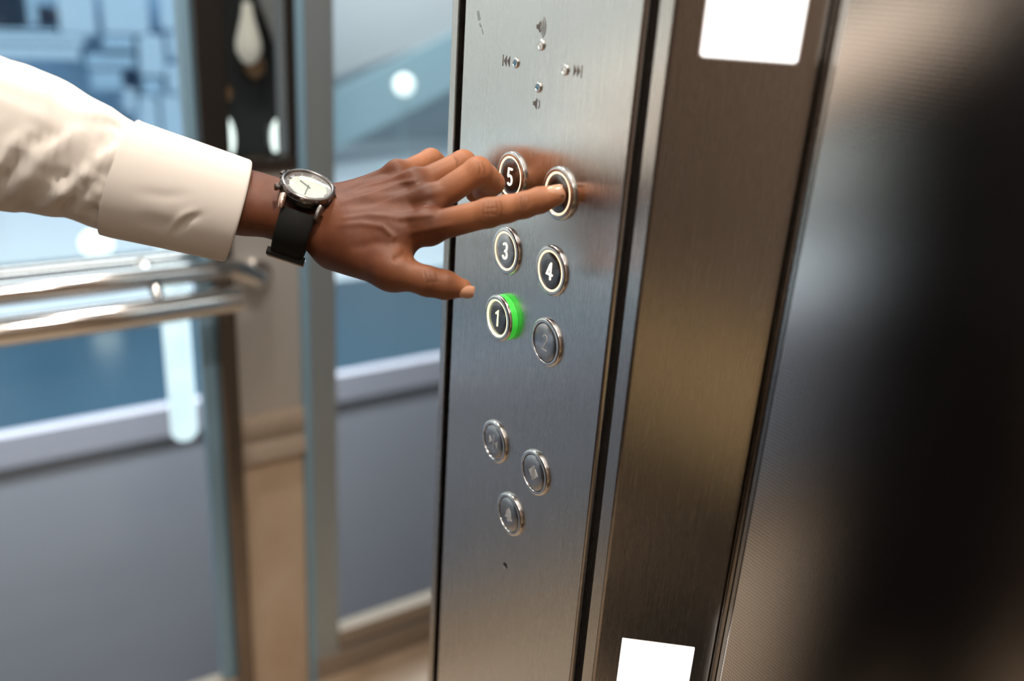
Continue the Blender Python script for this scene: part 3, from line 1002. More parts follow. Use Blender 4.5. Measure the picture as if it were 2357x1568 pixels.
def surface_nets(F, org, h):
    """F: 3-D scalar field (inside < 0); returns vertices and quads"""
    nx, ny, nz = F.shape
    ins = F < 0
    cnt = np.zeros((nx - 1, ny - 1, nz - 1), np.int8)
    for i in (0, 1):
        for j in (0, 1):
            for k in (0, 1):
                cnt += ins[i:nx - 1 + i, j:ny - 1 + j, k:nz - 1 + k]
    act = (cnt > 0) & (cnt < 8)
    idx = -np.ones(act.shape, np.int64)
    cells = np.argwhere(act)
    idx[act] = np.arange(len(cells))
    acc = np.zeros((len(cells), 3))
    num = np.zeros(len(cells))
    corners = [(i, j, k) for i in (0, 1) for j in (0, 1) for k in (0, 1)]
    val = {c: F[cells[:, 0] + c[0], cells[:, 1] + c[1], cells[:, 2] + c[2]] for c in corners}
    for a in corners:
        for ax in range(3):
            if a[ax] == 0:
                b = list(a)
                b[ax] = 1
                b = tuple(b)
                fa, fb = val[a], val[b]
                cr = (fa < 0) != (fb < 0)
                t = np.where(cr, fa / np.where(cr, fa - fb, 1), 0)
                p = np.array(a, float)[None] + t[:, None] * (np.array(b) - np.array(a))[None]
                acc += np.where(cr[:, None], p, 0)
                num += cr
    V = org + (cells + acc / num[:, None]) * h
    Q = []
    for ax in range(3):
        sl0 = [slice(1, -1)] * 3
        sl1 = [slice(1, -1)] * 3
        sl0[ax] = slice(0, -1)
        sl1[ax] = slice(1, None)
        a, b = ins[tuple(sl0)], ins[tuple(sl1)]
        e = np.argwhere(a != b)
        off = np.array([1, 1, 1])
        off[ax] = 0
        e = e + off
        flip = ins[e[:, 0], e[:, 1], e[:, 2]]
        u, w = [x for x in range(3) if x != ax]

        def at_(du, dw):
            c = e.copy()
            c[:, u] -= du
            c[:, w] -= dw
            return idx[c[:, 0], c[:, 1], c[:, 2]]
        q = np.stack([at_(0, 0), at_(1, 0), at_(1, 1), at_(0, 1)], 1)
        if ax == 1:
            flip = ~flip
        q[~flip] = q[~flip][:, ::-1]
        Q.append(q)
    return V, np.concatenate(Q)


class SDF:
    def __init__(s, lo, hi, h):
        s.lo, s.h = np.array(lo, float), h
        s.n = np.ceil((np.array(hi) - s.lo) / h).astype(int) + 1
        s.F = np.full(s.n, 0.05, np.float32)

    def _sub(s, lo, hi):
        i0 = np.clip(np.floor((lo - s.lo) / s.h).astype(int), 0, s.n - 1)
        i1 = np.clip(np.ceil((hi - s.lo) / s.h).astype(int) + 1, 1, s.n)
        if np.any(i1 <= i0):
            return None
        ax = [s.lo[k] + np.arange(i0[k], i1[k]) * s.h for k in range(3)]
        sl = tuple(slice(i0[k], i1[k]) for k in range(3))
        X = np.stack(np.meshgrid(*ax, indexing='ij'), -1)
        return sl, X

    def cone(s, a, b, ra, rb, k=0.004, flat=None, sub=False):
        """tapered capsule, smooth union (or carve); flat = (direction, factor < 1) squashes it along direction"""
        a, b = np.array(a, float), np.array(b, float)
        m_ = max(ra, rb) / (1 if flat is None else 1) + k * 2 + 0.004
        r = s._sub(np.minimum(a, b) - m_, np.maximum(a, b) + m_)
        if r is None:
            return s
        sl, X = r
        ba = b - a
        L2 = max(ba @ ba, 1e-12)
        D = X - a
        t = np.clip((D @ ba) / L2, 0, 1)
        D = D - t[..., None] * ba
        if flat is not None:
            n = np.array(flat[0])
            n = n / np.linalg.norm(n)
            dn = D @ n
            D = D + (dn * (1 / flat[1] - 1))[..., None] * n
        d = (np.sqrt((D * D).sum(-1)) - (ra + (rb - ra) * t)).astype(np.float32)
        if flat is not None:
            d = d * (0.5 + 0.5 * flat[1])
        f = s.F[sl]
        if sub:
            h = np.maximum(k - np.abs(f + d), 0) / k
            s.F[sl] = np.maximum(f, -d) + h * h * k * 0.25
        else:
            h = np.maximum(k - np.abs(f - d), 0) / k
            s.F[sl] = np.minimum(f, d) - h * h * k * 0.25
        return s

    def chain(s, pts, rad, k=0.004, flat=None):
        for i in range(len(pts) - 1):
            s.cone(pts[i], pts[i + 1], rad[i], rad[i + 1], k, flat)
        return s

    def mesh(s):
        return surface_nets(s.F, s.lo, s.h)


def smooth_v(V, Q, it, lam=0.5):
    e = np.concatenate([Q[:, [0, 1]], Q[:, [1, 2]], Q[:, [2, 3]], Q[:, [3, 0]]])
    for _ in range(it):
        acc = np.zeros_like(V)
        n = np.zeros(len(V))
        for a, b in ((0, 1), (1, 0)):
            for c in range(3):
                acc[:, c] += np.bincount(e[:, a], V[e[:, b], c], len(V))
            n += np.bincount(e[:, a], minlength=len(V))
        V = V + lam * (acc / np.maximum(n, 1)[:, None] - V)
    return V


def normals_v(V, Q):
    fn = np.cross(V[Q[:, 2]] - V[Q[:, 0]], V[Q[:, 3]] - V[Q[:, 1]])
    N = np.zeros_like(V)
    for k in range(4):
        for c in range(3):
            N[:, c] += np.bincount(Q[:, k], fn[:, c], len(V))
    return N / np.maximum(np.linalg.norm(N, axis=1), 1e-12)[:, None]


def polydist(p, line):
    """distance of 2-D points to a polyline, and the parameter 0..1 along it"""
    line = np.array(line, float)
    best = np.full(len(p), 1e9)
    par = np.zeros(len(p))
    n = len(line) - 1
    for i in range(n):
        a, b = line[i], line[i + 1]
        ab = b - a
        t = np.clip(((p - a) @ ab) / (ab @ ab), 0, 1)
        d = np.linalg.norm(p - a - t[:, None] * ab, axis=1)
        better = d < best
        best[better] = d[better]
        par[better] = (i + t[better]) / n
    return best, par


# ---- hand joints
WR = at(672, 486, 0.685)
J = dict(
    fore0=at(430, 445, 0.672), fore1=at(560, 466, 0.680), wrist=at(700, 492, 0.684),
    cm2=at(790, 525, 0.668), cm3=at(790, 495, 0.673), cm4=at(788, 468, 0.682), cm5=at(785, 455, 0.692),
    m2=at(985, 517, 0.650), m3=at(985, 462, 0.661), m4=at(955, 420, 0.676), m5=at(915, 398, 0.694),
    i1=at(1125, 490, 0.638), i2=at(1207, 472, 0.632), i3=at(1278, 450, 0.6285),
    d1=at(1100, 394, 0.664), d2=at(1134, 422, 0.682), d3=at(1110, 443, 0.697),
    r1=at(1066, 376, 0.689), r2=at(1096, 402, 0.704), r3=at(1092, 446, 0.708),
    p1=at(992, 368, 0.714), p2=at(1018, 388, 0.728), p3=at(1015, 418, 0.732),
    t0=at(770, 560, 0.672), t1=at(903, 622, 0.648), t2=at(985, 648, 0.640), t3=at(1064, 664, 0.645))
nd = RW @ np.array([-0.10, -0.70, -0.70])       # out of the back of the hand
nd /= np.linalg.norm(nd)
hs = SDF(np.min(list(J.values()), 0) - 0.045, np.max(list(J.values()), 0) + 0.020, 0.0009)
hs.lo[0] = J['fore0'][0] - 0.005
# forearm and wrist
hs.chain([J['fore0'], J['fore1'], J['wrist']], [0.0265, 0.0255, 0.0262], 0.010, (nd, 0.80))
hs.cone(J['wrist'], (J['cm3'] + J['cm4'] + J['cm2']) / 3 - nd * 0.007, 0.0262, 0.027, 0.010, (nd, 0.72))
# palm
for a, b, r0, r1 in (('cm2', 'm2', 0.0145, 0.0120), ('cm3', 'm3', 0.0150, 0.0118), ('cm4', 'm4', 0.0140, 0.0112), ('cm5', 'm5', 0.0130, 0.0105)):
    hs.cone(J[a] - nd * 0.007, J[b] - nd * 0.0045, r0, r1, 0.012)
hs.cone(J['cm3'] - nd * 0.012, (J['m3'] + J['m4']) / 2 - nd * 0.012, 0.020, 0.015, 0.012)
hs.cone(J['cm5'] - nd * 0.012, J['m5'] - nd * 0.012, 0.017, 0.010, 0.012)
# thumb: muscle, web, segments
hs.cone(J['t0'] - nd * 0.003, J['t1'], 0.0185, 0.0135, 0.012)
hs.cone(J['t0'] + (J['m2'] - J['t0']) * 0.25, J['t0'] + (J['m2'] - J['t0']) * 0.62 - nd * 0.004, 0.017, 0.0125, 0.014)
hs.cone(J['t1'], J['t0'] + (J['m2'] - J['t0']) * 0.60 - nd * 0.006, 0.010, 0.0105, 0.016)
hs.chain([J['t1'], J['t2']], [0.0125, 0.0104], 0.006)
hs.chain([J['t2'], J['t2'] + (J['t3'] - J['t2']) * 0.5, J['t3']], [0.0104, 0.0100, 0.0070], 0.004)
# fingers
fk = 0.0035


def finger(mc, a, b, c, r):
    hs.cone(mc - nd * 0.003, a, r[0], r[1], 0.0055)
    hs.cone(a, (a + b) / 2, r[1] * 1.0, r[1] * 0.93, fk)
    hs.cone((a + b) / 2, b, r[1] * 0.93, r[2], fk)
    hs.cone(b, (b + c) / 2, r[2], r[2] * 0.98, fk)
    hs.cone((b + c) / 2, c, r[2] * 0.98, r[3], fk)


finger(J['m2'], J['i1'], J['i2'], J['i3'], (0.0112, 0.0103, 0.0090, 0.0074))
finger(J['m3'], J['d1'], J['d2'], J['d3'], (0.0108, 0.0103, 0.0087, 0.0074))
finger(J['m4'], J['r1'], J['r2'], J['r3'], (0.0103, 0.0098, 0.0082, 0.0070))
finger(J['m5'], J['p1'], J['p2'], J['p3'], (0.0094, 0.0086, 0.0073, 0.0062))
# knuckles
for q, r in (('m2', 0.0088), ('m3', 0.0092), ('m4', 0.0085), ('m5', 0.0075)):
    hs.cone(J[q] + nd * 0.0025, J[q] + nd * 0.0028, r, r, 0.007)
# tendons along the back of the hand
for a, b, r in (('cm3', 'm3', 0.0030), ('cm4', 'm4', 0.0026), ('cm2', 'm2', 0.0024), ('cm5', 'm5', 0.0022)):
    p0 = J[a] * 0.75 + J[b] * 0.25
    hs.cone(p0 + nd * 0.0050, J[b] + nd * 0.0065, r, r, 0.005)
V, Q = hs.mesh()
V = smooth_v(V, Q, 2)
N = normals_v(V, Q)
pp = project(V)
face = np.clip(-(N @ RW)[:, 2] * 1.6, 0, 1)           # only the sides turned to the lens side carry the lines below
face[(V[:, 0] < 0.2)] *= 0.0
disp = np.zeros(len(V))
pig_light = np.zeros((len(V), 2))


def ridge(line, wpx, amp, taper=True):
    global disp
    d, t = polydist(pp[:, :2], line)
    g = np.exp(-(d / wpx) ** 2) * face
    if taper:
        g = g * np.clip(np.sin(np.pi * np.clip(t, 0.02, 0.98)) * 1.8, 0, 1)
    disp += amp * g
    return g


# tendon, vein and fold lines of the hand's back
ridge([(775, 470), (850, 448), (915, 425), (975, 412)], 7, 0.0013)
ridge([(795, 476), (860, 466), (920, 442), (960, 424)], 9, -0.0008)
ridge([(800, 440), (880, 410), (940, 395)], 7, 0.0008)
ridge([(765, 520), (830, 515), (880, 522), (905, 545), (890, 570)], 7, 0.0008)
ridge([(780, 505), (850, 495), (920, 500)], 6, 0.0006)
ridge([(930, 478), (975, 462), (1030, 450)], 9, -0.0006)
ridge([(900, 505), (960, 500), (1010, 492)], 7, 0.0008)
ridge([(905, 512), (950, 508), (985, 505)], 9, -0.0002)
ridge([(930, 540), (985, 528), (1050, 515)], 8, 0.0007)
ridge([(800, 575), (860, 560), (920, 560), (950, 580)], 11, -0.0008)
ridge([(900, 600), (930, 585), (948, 590)], 9, -0.0016)
# skin creases: geometry and darker pigment
CR = [[(1113, 468), (1110, 485), (1114, 503)], [(1122, 466), (1119, 486), (1123, 506)], [(1131, 466), (1131, 486), (1133, 505)], [(1140, 466), (1143, 484), (1139, 503)], [(1118, 480), (1142, 478)], [(1116, 492), (1140, 493)],
      [(1198, 455), (1197, 468), (1201, 482)], [(1206, 452), (1205, 468), (1208, 481)], [(1214, 452), (1216, 466), (1213, 478)], [(1150, 465), (1154, 482), (1152, 500)],
      [(975, 622), (982, 648), (980, 672)], [(990, 622), (996, 650), (993, 672)], [(1004, 628), (1009, 650)],
      [(985, 650), (1004, 648)],
      [(1100, 375), (1104, 388), (1103, 402)], [(1110, 372), (1116, 388), (1114, 402)], [(1045, 362), (1052, 372), (1052, 384)]]
for ln in CR:
    g = ridge(ln, 2.1, -0.00030, False)
    pig_light[:, 1] = np.maximum(pig_light[:, 1], g * 0.38)
for ln, w, a in (([(1128, 470), (1128, 502)], 20, 0.28), ([(1206, 456), (1206, 480)], 14, 0.25), ([(990, 635), (990, 665)], 20, 0.2), ([(930, 440), (985, 425)], 26, 0.22), ([(940, 500), (1000, 500)], 24, 0.15), ([(1040, 652), (1050, 672)], 16, 0.2)):
    d, t = polydist(pp[:, :2], ln)
    pig_light[:, 1] = np.maximum(pig_light[:, 1], np.exp(-(d / w) ** 2) * face * a)
# paler fingertips and palm side
palm = np.clip(-(N @ nd) - 0.25, 0, 1) * (V[:, 0] > 0.27)
pig_light[:, 0] = palm * 0.75
for q, rr, a in (('i3', 0.016, 0.8), ('t3', 0.015, 0.6), ('d3', 0.018, 0.7), ('r3', 0.018, 0.6)):
    dd = np.linalg.norm(V - J[q], axis=1)
    pig_light[:, 0] = np.maximum(pig_light[:, 0], np.clip(1.4 - dd / rr, 0, 1) * a)
for q, w_ in (('d1', 0.6), ('r1', 0.6), ('p1', 0.6), ('i1', 0.55), ('i2', 0.6), ('d2', 0.6), ('t2', 0.25)):  # paler tone along the fingers stands in for light falling on them
    dd = np.linalg.norm(V - J[q], axis=1)
    pig_light[:, 0] = np.maximum(pig_light[:, 0], np.clip(1.5 - dd / 0.028, 0, 1) * w_)
V = V + N * disp[:, None]
keep = V[:, 0] > J['fore0'][0] - 0.02
handV, handQ = V, Q

# ---- body (mostly out of the frame; the steel reflects it)
FD = np.array([0.70, -0.714, 0.0])                # the way he faces
LD = np.array([0.714, 0.70, 0.0])                 # his left
BC = np.array([-0.48, 0.69, 0.0])
up = np.array([0, 0, 1.0])


def bp(l, f, z):
    return BC + LD * l + FD * f + up * (z * 1.03 if z > 0.2 else z)


ELB = at(-60, 302, 0.640)
SHL = bp(0.165, -0.05, 1.45)
SHR = bp(-0.185, -0.01, 1.46)
ELR, WRR = bp(-0.25, -0.03, 1.17), bp(-0.245, 0.07, 0.93)
bs = SDF(np.array([-1.08, 0.10, -0.01]), np.array([0.26, 1.40, 1.98]), 0.0075)
K = 0.03
# head
hc = bp(0.0, 0.035, 1.665)
bs.cone(hc + up * 0.035 - FD * 0.020, hc + up * 0.03 + FD * 0.010, 0.084, 0.076, 0.02)
bs.cone(hc, hc - up * 0.065 + FD * 0.030, 0.068, 0.045, 0.03)
bs.cone(hc - up * 0.085 + FD * 0.045, hc - up * 0.088 + FD * 0.050, 0.028, 0.026, 0.02)
bs.cone(hc + FD * 0.082 + up * 0.005, hc + FD * 0.098 - up * 0.022, 0.010, 0.014, 0.010)
bs.cone(hc + FD * 0.074 - up * 0.050 + LD * 0.018, hc + FD * 0.074 - up * 0.050 - LD * 0.018, 0.011, 0.011, 0.006)
for sg in (1, -1):
    bs.cone(hc + LD * sg * 0.078 - FD * 0.01 + up * 0.015, hc + LD * sg * 0.080 - FD * 0.005 - up * 0.022, 0.016, 0.011, 0.006)
    bs.cone(hc + FD * 0.073 + LD * sg * 0.032 + up * 0.016, hc + FD * 0.074 + LD * sg * 0.033 + up * 0.016, 0.013, 0.013, 0.006)
bs.cone(hc - up * 0.07 - FD * 0.01, bp(0, -0.015, 1.46), 0.056, 0.062, 0.03)
# trunk
bs.cone(bp(0.10, 0, 1.42), bp(-0.10, 0, 1.42), 0.085, 0.085, K)
bs.cone(bp(0, 0.01, 1.36), bp(0, 0.0, 1.08), 0.150, 0.130, K, (FD, 0.72))
bs.cone(bp(0, 0.0, 1.08), bp(0, -0.01, 0.93), 0.135, 0.150, K, (FD, 0.72))
for sg, e, w in ((1, ELB, None), (-1, ELR, WRR)):
    sh = SHL if sg > 0 else SHR
    bs.cone(bp(0.13 * sg, 0, 1.43), sh, 0.075, 0.060, K)
    bs.cone(sh, e, 0.044, 0.028, 0.012)
bs.chain([ELR, (ELR * 0.6 + WRR * 0.4), WRR], [0.043, 0.041, 0.029], 0.02)
bs.chain([ELB, at(140, 352, 0.648), at(270, 407, 0.657), J['fore0'] + (J['fore1'] - J['fore0']) * 0.2], [0.028, 0.025, 0.023, 0.0225], 0.004)
# right hand: palm, thumb and fingers
hd = np.array(WRR)
dn = (-up * 0.96 + FD * 0.28)
bs.cone(hd, hd + dn * 0.085, 0.027, 0.030, 0.01, (LD, 0.55))
for q, (f_, ln_) in enumerate(((0.030, 0.078), (0.011, 0.088), (-0.009, 0.083), (-0.028, 0.066))):
    b0 = hd + dn * 0.095 + FD * f_
    b1 = b0 + (dn * 0.9 + LD * 0.25) * ln_ * 0.55
    bs.cone(b0, b1, 0.0105, 0.0095, 0.004)
    bs.cone(b1, b1 + (dn * 0.75 + LD * 0.6) * ln_ * 0.45, 0.0095, 0.008, 0.004)
bs.chain([hd + dn * 0.03 + FD * 0.025, hd + dn * 0.07 + FD * 0.055, hd + dn * 0.105 + FD * 0.060], [0.014, 0.0115, 0.009], 0.008)
# legs
for sg in (1, -1):
    hp, kn, an = bp(0.085 * sg, 0, 0.90), bp(0.10 * sg, 0.015, 0.50), bp(0.11 * sg, -0.02, 0.09)
    bs.cone(hp, kn, 0.088, 0.056, K)
    bs.chain([kn, kn * 0.65 + an * 0.35 - FD * 0.01, an], [0.055, 0.056, 0.036], K)
    bs.cone(an - up * 0.03, an + FD * 0.15 - up * 0.055, 0.036, 0.026, 0.02)
bodyV, bodyQ = bs.mesh()
bodyV = smooth_v(bodyV, bodyQ, 2)

AV = np.concatenate([handV, bodyV])
AQ = np.concatenate([handQ, bodyQ + len(handV)])
PG = np.zeros((len(AV), 4), np.float32)
PG[:len(handV), :2] = np.clip(pig_light, 0, 1)
PG[:, 3] = 1
me = bpy.data.meshes.new('body')
me.from_pydata(AV.tolist(), [], AQ.tolist())
me.materials.append(M['skin'])
at_ = me.color_attributes.new('pigment', 'FLOAT_COLOR', 'POINT')
at_.data.foreach_set('color', PG.ravel())
man = thing('person', BC, 'person in a cream long-sleeved shirt pressing a lift button with the left hand', 'person')
link('body', me, man, 180)

# nails


def nail(tip, prev, nrm, L, Wd, name='fingernail', lift=0.0, back=0.3):
    ax = (tip - prev) / np.linalg.norm(tip - prev)
    nrm = nrm - ax * (nrm @ ax)
    nrm /= np.linalg.norm(nrm)
    sd = np.cross(ax, nrm)
    vs, fs = [], []
    nu, nv = 13, 15
    for i in range(nu):
        u = i / (nu - 1)
        for j in range(nv):
            v = j / (nv - 1) * 2 - 1
            wid = Wd * (0.80 + 0.20 * math.sin(min(1, u * 1.6) * math.pi / 2)) * (1.0 if u < 0.75 else math.sqrt(max(0.0, 1 - ((u - 0.75) / 0.27) ** 2)) * 0.35 + 0.65)
            if u < 0.12:
                wid *= 0.80 + 0.20 * u / 0.12
            a = v * 1.02
            ht = lift * math.cos(a * 0.95) - 0.0
            p = tip + ax * (L * (u - back)) + sd * (math.sin(a) * wid) + nrm * (ht - 0.0012 * (u - 0.4) ** 2 * 4)
            vs.append(p)
    for i in range(nu - 1):
        for j in range(nv - 1):
            a = i * nv + j
            fs.append((a, a + 1, a + nv + 1, a + nv))
    n0 = len(vs)
    vs = vs + [p - nrm * 0.0012 for p in vs]
    fs = fs + [tuple(n0 + i for i in f[::-1]) for f in fs]
    ring = [j for j in range(nv)] + [i * nv + nv - 1 for i in range(1, nu)] + [(nu - 1) * nv + j for j in range(nv - 2, -1, -1)] + [i * nv for i in range(nu - 2, 0, -1)]
    for a, b in zip(ring, ring[1:] + ring[:1]):
        fs.append((b, a, n0 + a, n0 + b))
    MB().add(vs, fs).build(name, M['nail'], man, 0, 60)


vc = lambda x, y, z: RW @ np.array([x, y, z])
nail(J['i3'], J['i2'], vc(0.05, -0.62, -0.78), 0.0150, 0.0064, lift=0.0080, back=0.55)
nail(J['t3'], J['t2'], vc(0.15, 0.62, -0.77), 0.0140, 0.0062, lift=0.0076, back=0.40)

# ---- shirt: trunk, sleeves, cuff
SA = [  # centre pixel, depth, half width across (m)
    (548, 487, 0.684, 114), (500, 473, 0.678, 117), (420, 450, 0.669, 122), (330, 425, 0.660, 128), (270, 407, 0.655, 133), (200, 374, 0.650, 143), (140, 352, 0.647, 155), (80, 330, 0.645, 167), (20, 314, 0.642, 176), (-60, 300, 0.638, 181)]
axc = [at(a, b, d) for a, b, d, r in SA]
axr = [r * d / FPX for a, b, d, r in SA]
mid = axc[-1] * 0.5 + SHL * 0.5
axc += [axc[-1] * 0.75 + SHL * 0.25, mid, axc[-1] * 0.2 + SHL * 0.8, SHL - LD * 0.05]
axr += [0.056, 0.060, 0.068, 0.076]
# resample along the length
axc, axr = np.array(axc), np.array(axr)
tt = np.concatenate([[0], np.cumsum(np.linalg.norm(np.diff(axc, axis=0), axis=1))])


def cr(tq, ts, Y):
    """Catmull-Rom through samples"""
    out = []
    for q in tq:
        i = int(np.clip(np.searchsorted(ts, q) - 1, 0, len(ts) - 2))
        u = (q - ts[i]) / (ts[i + 1] - ts[i])
        p = [Y[max(i - 1, 0)], Y[i], Y[i + 1], Y[min(i + 2, len(ts) - 1)]]
        out.append(0.5 * (2 * p[1] + (-p[0] + p[2]) * u + (2 * p[0] - 5 * p[1] + 4 * p[2] - p[3]) * u * u + (-p[0] + 3 * p[1] - 3 * p[2] + p[3]) * u ** 3))
    return np.array(out)


FOLDS = [  # pixel line, width px, height m   (raised rolls of cloth)
    ([(210, 508), (240, 482), (266, 440), (284, 376)], 9, 0.0042), ([(118, 473), (193, 401), (286, 322)], 15, 0.0052), ([(10, 470), (107, 358), (205, 278)], 18, 0.0060), ([(107, 180), (100, 235), (84, 300)], 18, 0.0036),
    ([(60, 490), (120, 455), (170, 420)], 13, 0.0036), ([(160, 505), (200, 465), (240, 425)], 10, 0.0036), ([(-20, 400), (30, 340), (70, 318)], 18, 0.0045), ([(170, 262), (230, 262), (285, 290)], 12, 0.0026)]
DIPS = [([(195, 512), (245, 455), (292, 345)], 9, -0.0048), ([(107, 437), (200, 370), (275, 300)], 11, -0.0048), ([(-10, 440), (54, 340), (175, 290)], 13, -0.0050), ([(140, 492), (185, 440), (230, 400)], 9, -0.0030), ([(20, 488), (80, 470), (120, 448)], 12, -0.0030), ([(200, 290), (250, 280), (292, 300)], 8, -0.0018)]


def cloth_tube(name, t0, t1, n, nth, grow=0.0, folds=True, end_round=None, wob=0.0, thick=0.0014, close=False, bulge=None):
    ts = np.linspace(t0, t1, n)
    C, Rr = cr(ts, tt, axc), cr(ts, tt, axr)
    ds = (t1 - t0) / (n - 1)                     # round off the bend at the elbow
    hw = max(1, int(0.05 / ds))
    Cs = np.array([C[max(0, i - hw):i + hw + 1].mean(0) if hw <= i < n - hw else C[i] for i in range(n)])
    wt = np.clip((ts - tt[7]) / (tt[9] - tt[7]), 0, 1)[:, None] * np.clip((tt[-1] - ts) / 0.05, 0, 1)[:, None]
    C = C * (1 - wt) + Cs * wt
    T = np.gradient(C, axis=0)
    T /= np.linalg.norm(T, axis=1)[:, None]
    P = np.zeros((n, nth, 3))
    an = np.linspace(0, 2 * math.pi, nth, endpoint=False)
    for i in range(n):
        view = C[i] - CAM
        view /= np.linalg.norm(view)
        a = np.cross(T[i], view)
        a /= np.linalg.norm(a)
        b = np.cross(a, T[i])
        g = grow + (bulge(ts[i]) if bulge else 0)
        P[i] = C[i] + np.outer(np.cos(an), a) * (Rr[i] + g) + np.outer(np.sin(an), b) * (Rr[i] * 0.90 + g)
        if end_round is not None and i == 0:
            pass
    Vv = P.reshape(-1, 3)
    idx = np.arange(n * nth).reshape(n, nth)
    q = np.stack([idx[:-1], np.roll(idx, -1, 1)[:-1], np.roll(idx, -1, 1)[1:], idx[1:]], -1).reshape(-1, 4)
    Nn = normals_v(Vv, q)
    cen = np.repeat(C, nth, 0)
    if np.mean(np.sum(Nn * (Vv - cen), 1)) < 0:
        q = q[:, ::-1]
        Nn = -Nn
    p2 = project(Vv)
    fc = np.clip(-(Nn @ RW)[:, 2] * 1.3 + 0.25, 0, 1)
    dsp = np.zeros(len(Vv))
    if folds:
        for ln, w, h in FOLDS + DIPS:
            d, t = polydist(p2[:, :2], ln)
            dsp += h * np.exp(-(d / w) ** 2) * fc * np.clip(np.sin(np.pi * np.clip(t, 0.06, 0.94)) * 1.6, 0.0, 1)
        rough = np.sin(Vv[:, 0] * 210 + np.sin(Vv[:, 2] * 120) * 2) * np.sin(Vv[:, 2] * 160 + Vv[:, 1] * 90)
        dsp += rough * 0.0006
    else:
        for ln, w, h in (([(395, 545), (430, 505), (470, 492)], 10, -0.0022), ([(380, 540), (420, 500), (460, 482)], 10, 0.0016), ([(300, 440), (380, 452), (450, 448)], 14, -0.0008), ([(310, 500), (380, 520), (450, 515)], 18, -0.0012)):
            d, t = polydist(p2[:, :2], ln)
            dsp += h * np.exp(-(d / w) ** 2) * fc * np.sin(np.pi * np.clip(t, 0.03, 0.97))
    Vv = Vv + Nn * dsp[:, None]
    inn = Vv - Nn * thick
    allv = np.concatenate([Vv, inn])
    m0 = len(Vv)
    fl = [tuple(f) for f in q] + [tuple(m0 + i for i in f[::-1]) for f in q]
    for row in (0, n - 1):
        for j in range(nth):
            a, b = idx[row, j], idx[row, (j + 1) % nth]
            fl.append((b, a, m0 + a, m0 + b) if row == 0 else (a, b, m0 + b, m0 + a))
    me = bpy.data.meshes.new(name)
    me.from_pydata(allv.tolist(), [], fl)
    me.materials.append(M['cotton'])
    bm = bmesh.new()
    bm.from_mesh(me)
    bmesh.ops.recalc_face_normals(bm, faces=bm.faces)
    bm.to_mesh(me)
    bm.free()
    return me


tc_ = tt[4] - 0.004          # where the cuff is sewn on
shirt_parts = []
me = cloth_tube('shirt', tc_ - 0.012, tt[-1], 150, 160, grow=-0.0012)
# trunk of the shirt: an offset of the body
ss = SDF(np.array([-1.08, 0.10, 0.80]), np.array([0.16, 1.40, 1.74]), 0.0075)
o_ = 0.012
ss.cone(bp(0.10, 0, 1.42), bp(-0.10, 0, 1.42), 0.085 + o_, 0.085 + o_, K)
ss.cone(bp(0, 0.01, 1.36), bp(0, 0.0, 1.08), 0.150 + o_ * 1.6, 0.130 + o_ * 2.0, K, (FD, 0.74))
ss.cone(bp(0, 0.0, 1.08), bp(0, -0.01, 0.93), 0.135 + o_ * 2, 0.150 + o_, K, (FD, 0.74))
ss.cone(bp(0.13, 0, 1.43), SHL, 0.075 + o_, 0.060 + o_, K)
ss.cone(bp(-0.13, 0, 1.43), SHR, 0.075 + o_, 0.060 + o_, K)
ss.chain([SHR, ELR, ELR * 0.5 + WRR * 0.5, WRR - (WRR - ELR) * 0.06], [0.068, 0.057, 0.052, 0.042], K)
ss.cone(bp(0, -0.015, 1.47), bp(0, -0.012, 1.53), 0.092, 0.084, 0.015)
ss.cone(bp(0, -0.012, 1.50), bp(0, -0.010, 1.62), 0.066, 0.066, 0.004, None, True)
sv, sq = ss.mesh()
sv = smooth_v(sv, sq, 2)
b0 = len(me.vertices)
bm = bmesh.new()
bm.from_mesh(me)
vl = [bm.verts.new(p) for p in sv]
for f in sq:
    try:
        bm.faces.new([vl[i] for i in f])
    except ValueError:
        pass
bm.to_mesh(me)
bm.free()
shirt = link('shirt', me, man, 180)
shirt['label'] = 'cream cotton shirt sleeve with soft folds'


def cuff_bulge(t):
    e = 0.0
    if t < 0.004:
        e = -0.0012 * (1 - t / 0.004) ** 2
    return e


me = cloth_tube('cuff', 0.0, tc_ + 0.002, 90, 160, grow=0.0024, folds=False, bulge=cuff_bulge, thick=0.0022)
o = link('cuff', me, shirt, 180)
# a stitched seam where the cuff is sewn on
# dark waistcoat over the trunk, unseen, added to darken the door's reflection
vs2 = SDF(np.array([-1.08, 0.10, 0.80]), np.array([0.16, 1.40, 1.74]), 0.0075)
o_ = 0.030
vs2.cone(bp(0.075, 0, 1.42), bp(-0.075, 0, 1.42), 0.085 + o_, 0.085 + o_, K)
vs2.cone(bp(0, 0.01, 1.36), bp(0, 0.0, 1.08), 0.150 + o_ * 1.7, 0.130 + o_ * 2.2, K, (FD, 0.75))
vs2.cone(bp(0, 0.0, 1.08), bp(0, -0.01, 0.95), 0.135 + o_ * 2.2, 0.155 + o_, K, (FD, 0.76))
for sg in (1, -1):
    vs2.cone(bp(0.250 * sg, 0, 1.47), bp(0.265 * sg, 0, 1.30), 0.072, 0.060, 0.01, None, True)
vs2.cone(bp(0, -0.02, 1.50), bp(0, -0.02, 1.60), 0.088, 0.09, 0.01, None, True)
v_, q_ = vs2.mesh()
me = bpy.data.meshes.new('waistcoat')
me.from_pydata(smooth_v(v_, q_, 2).tolist(), [], q_.tolist())
me.materials.append(M['trouser'])
link('waistcoat', me, man, 180)
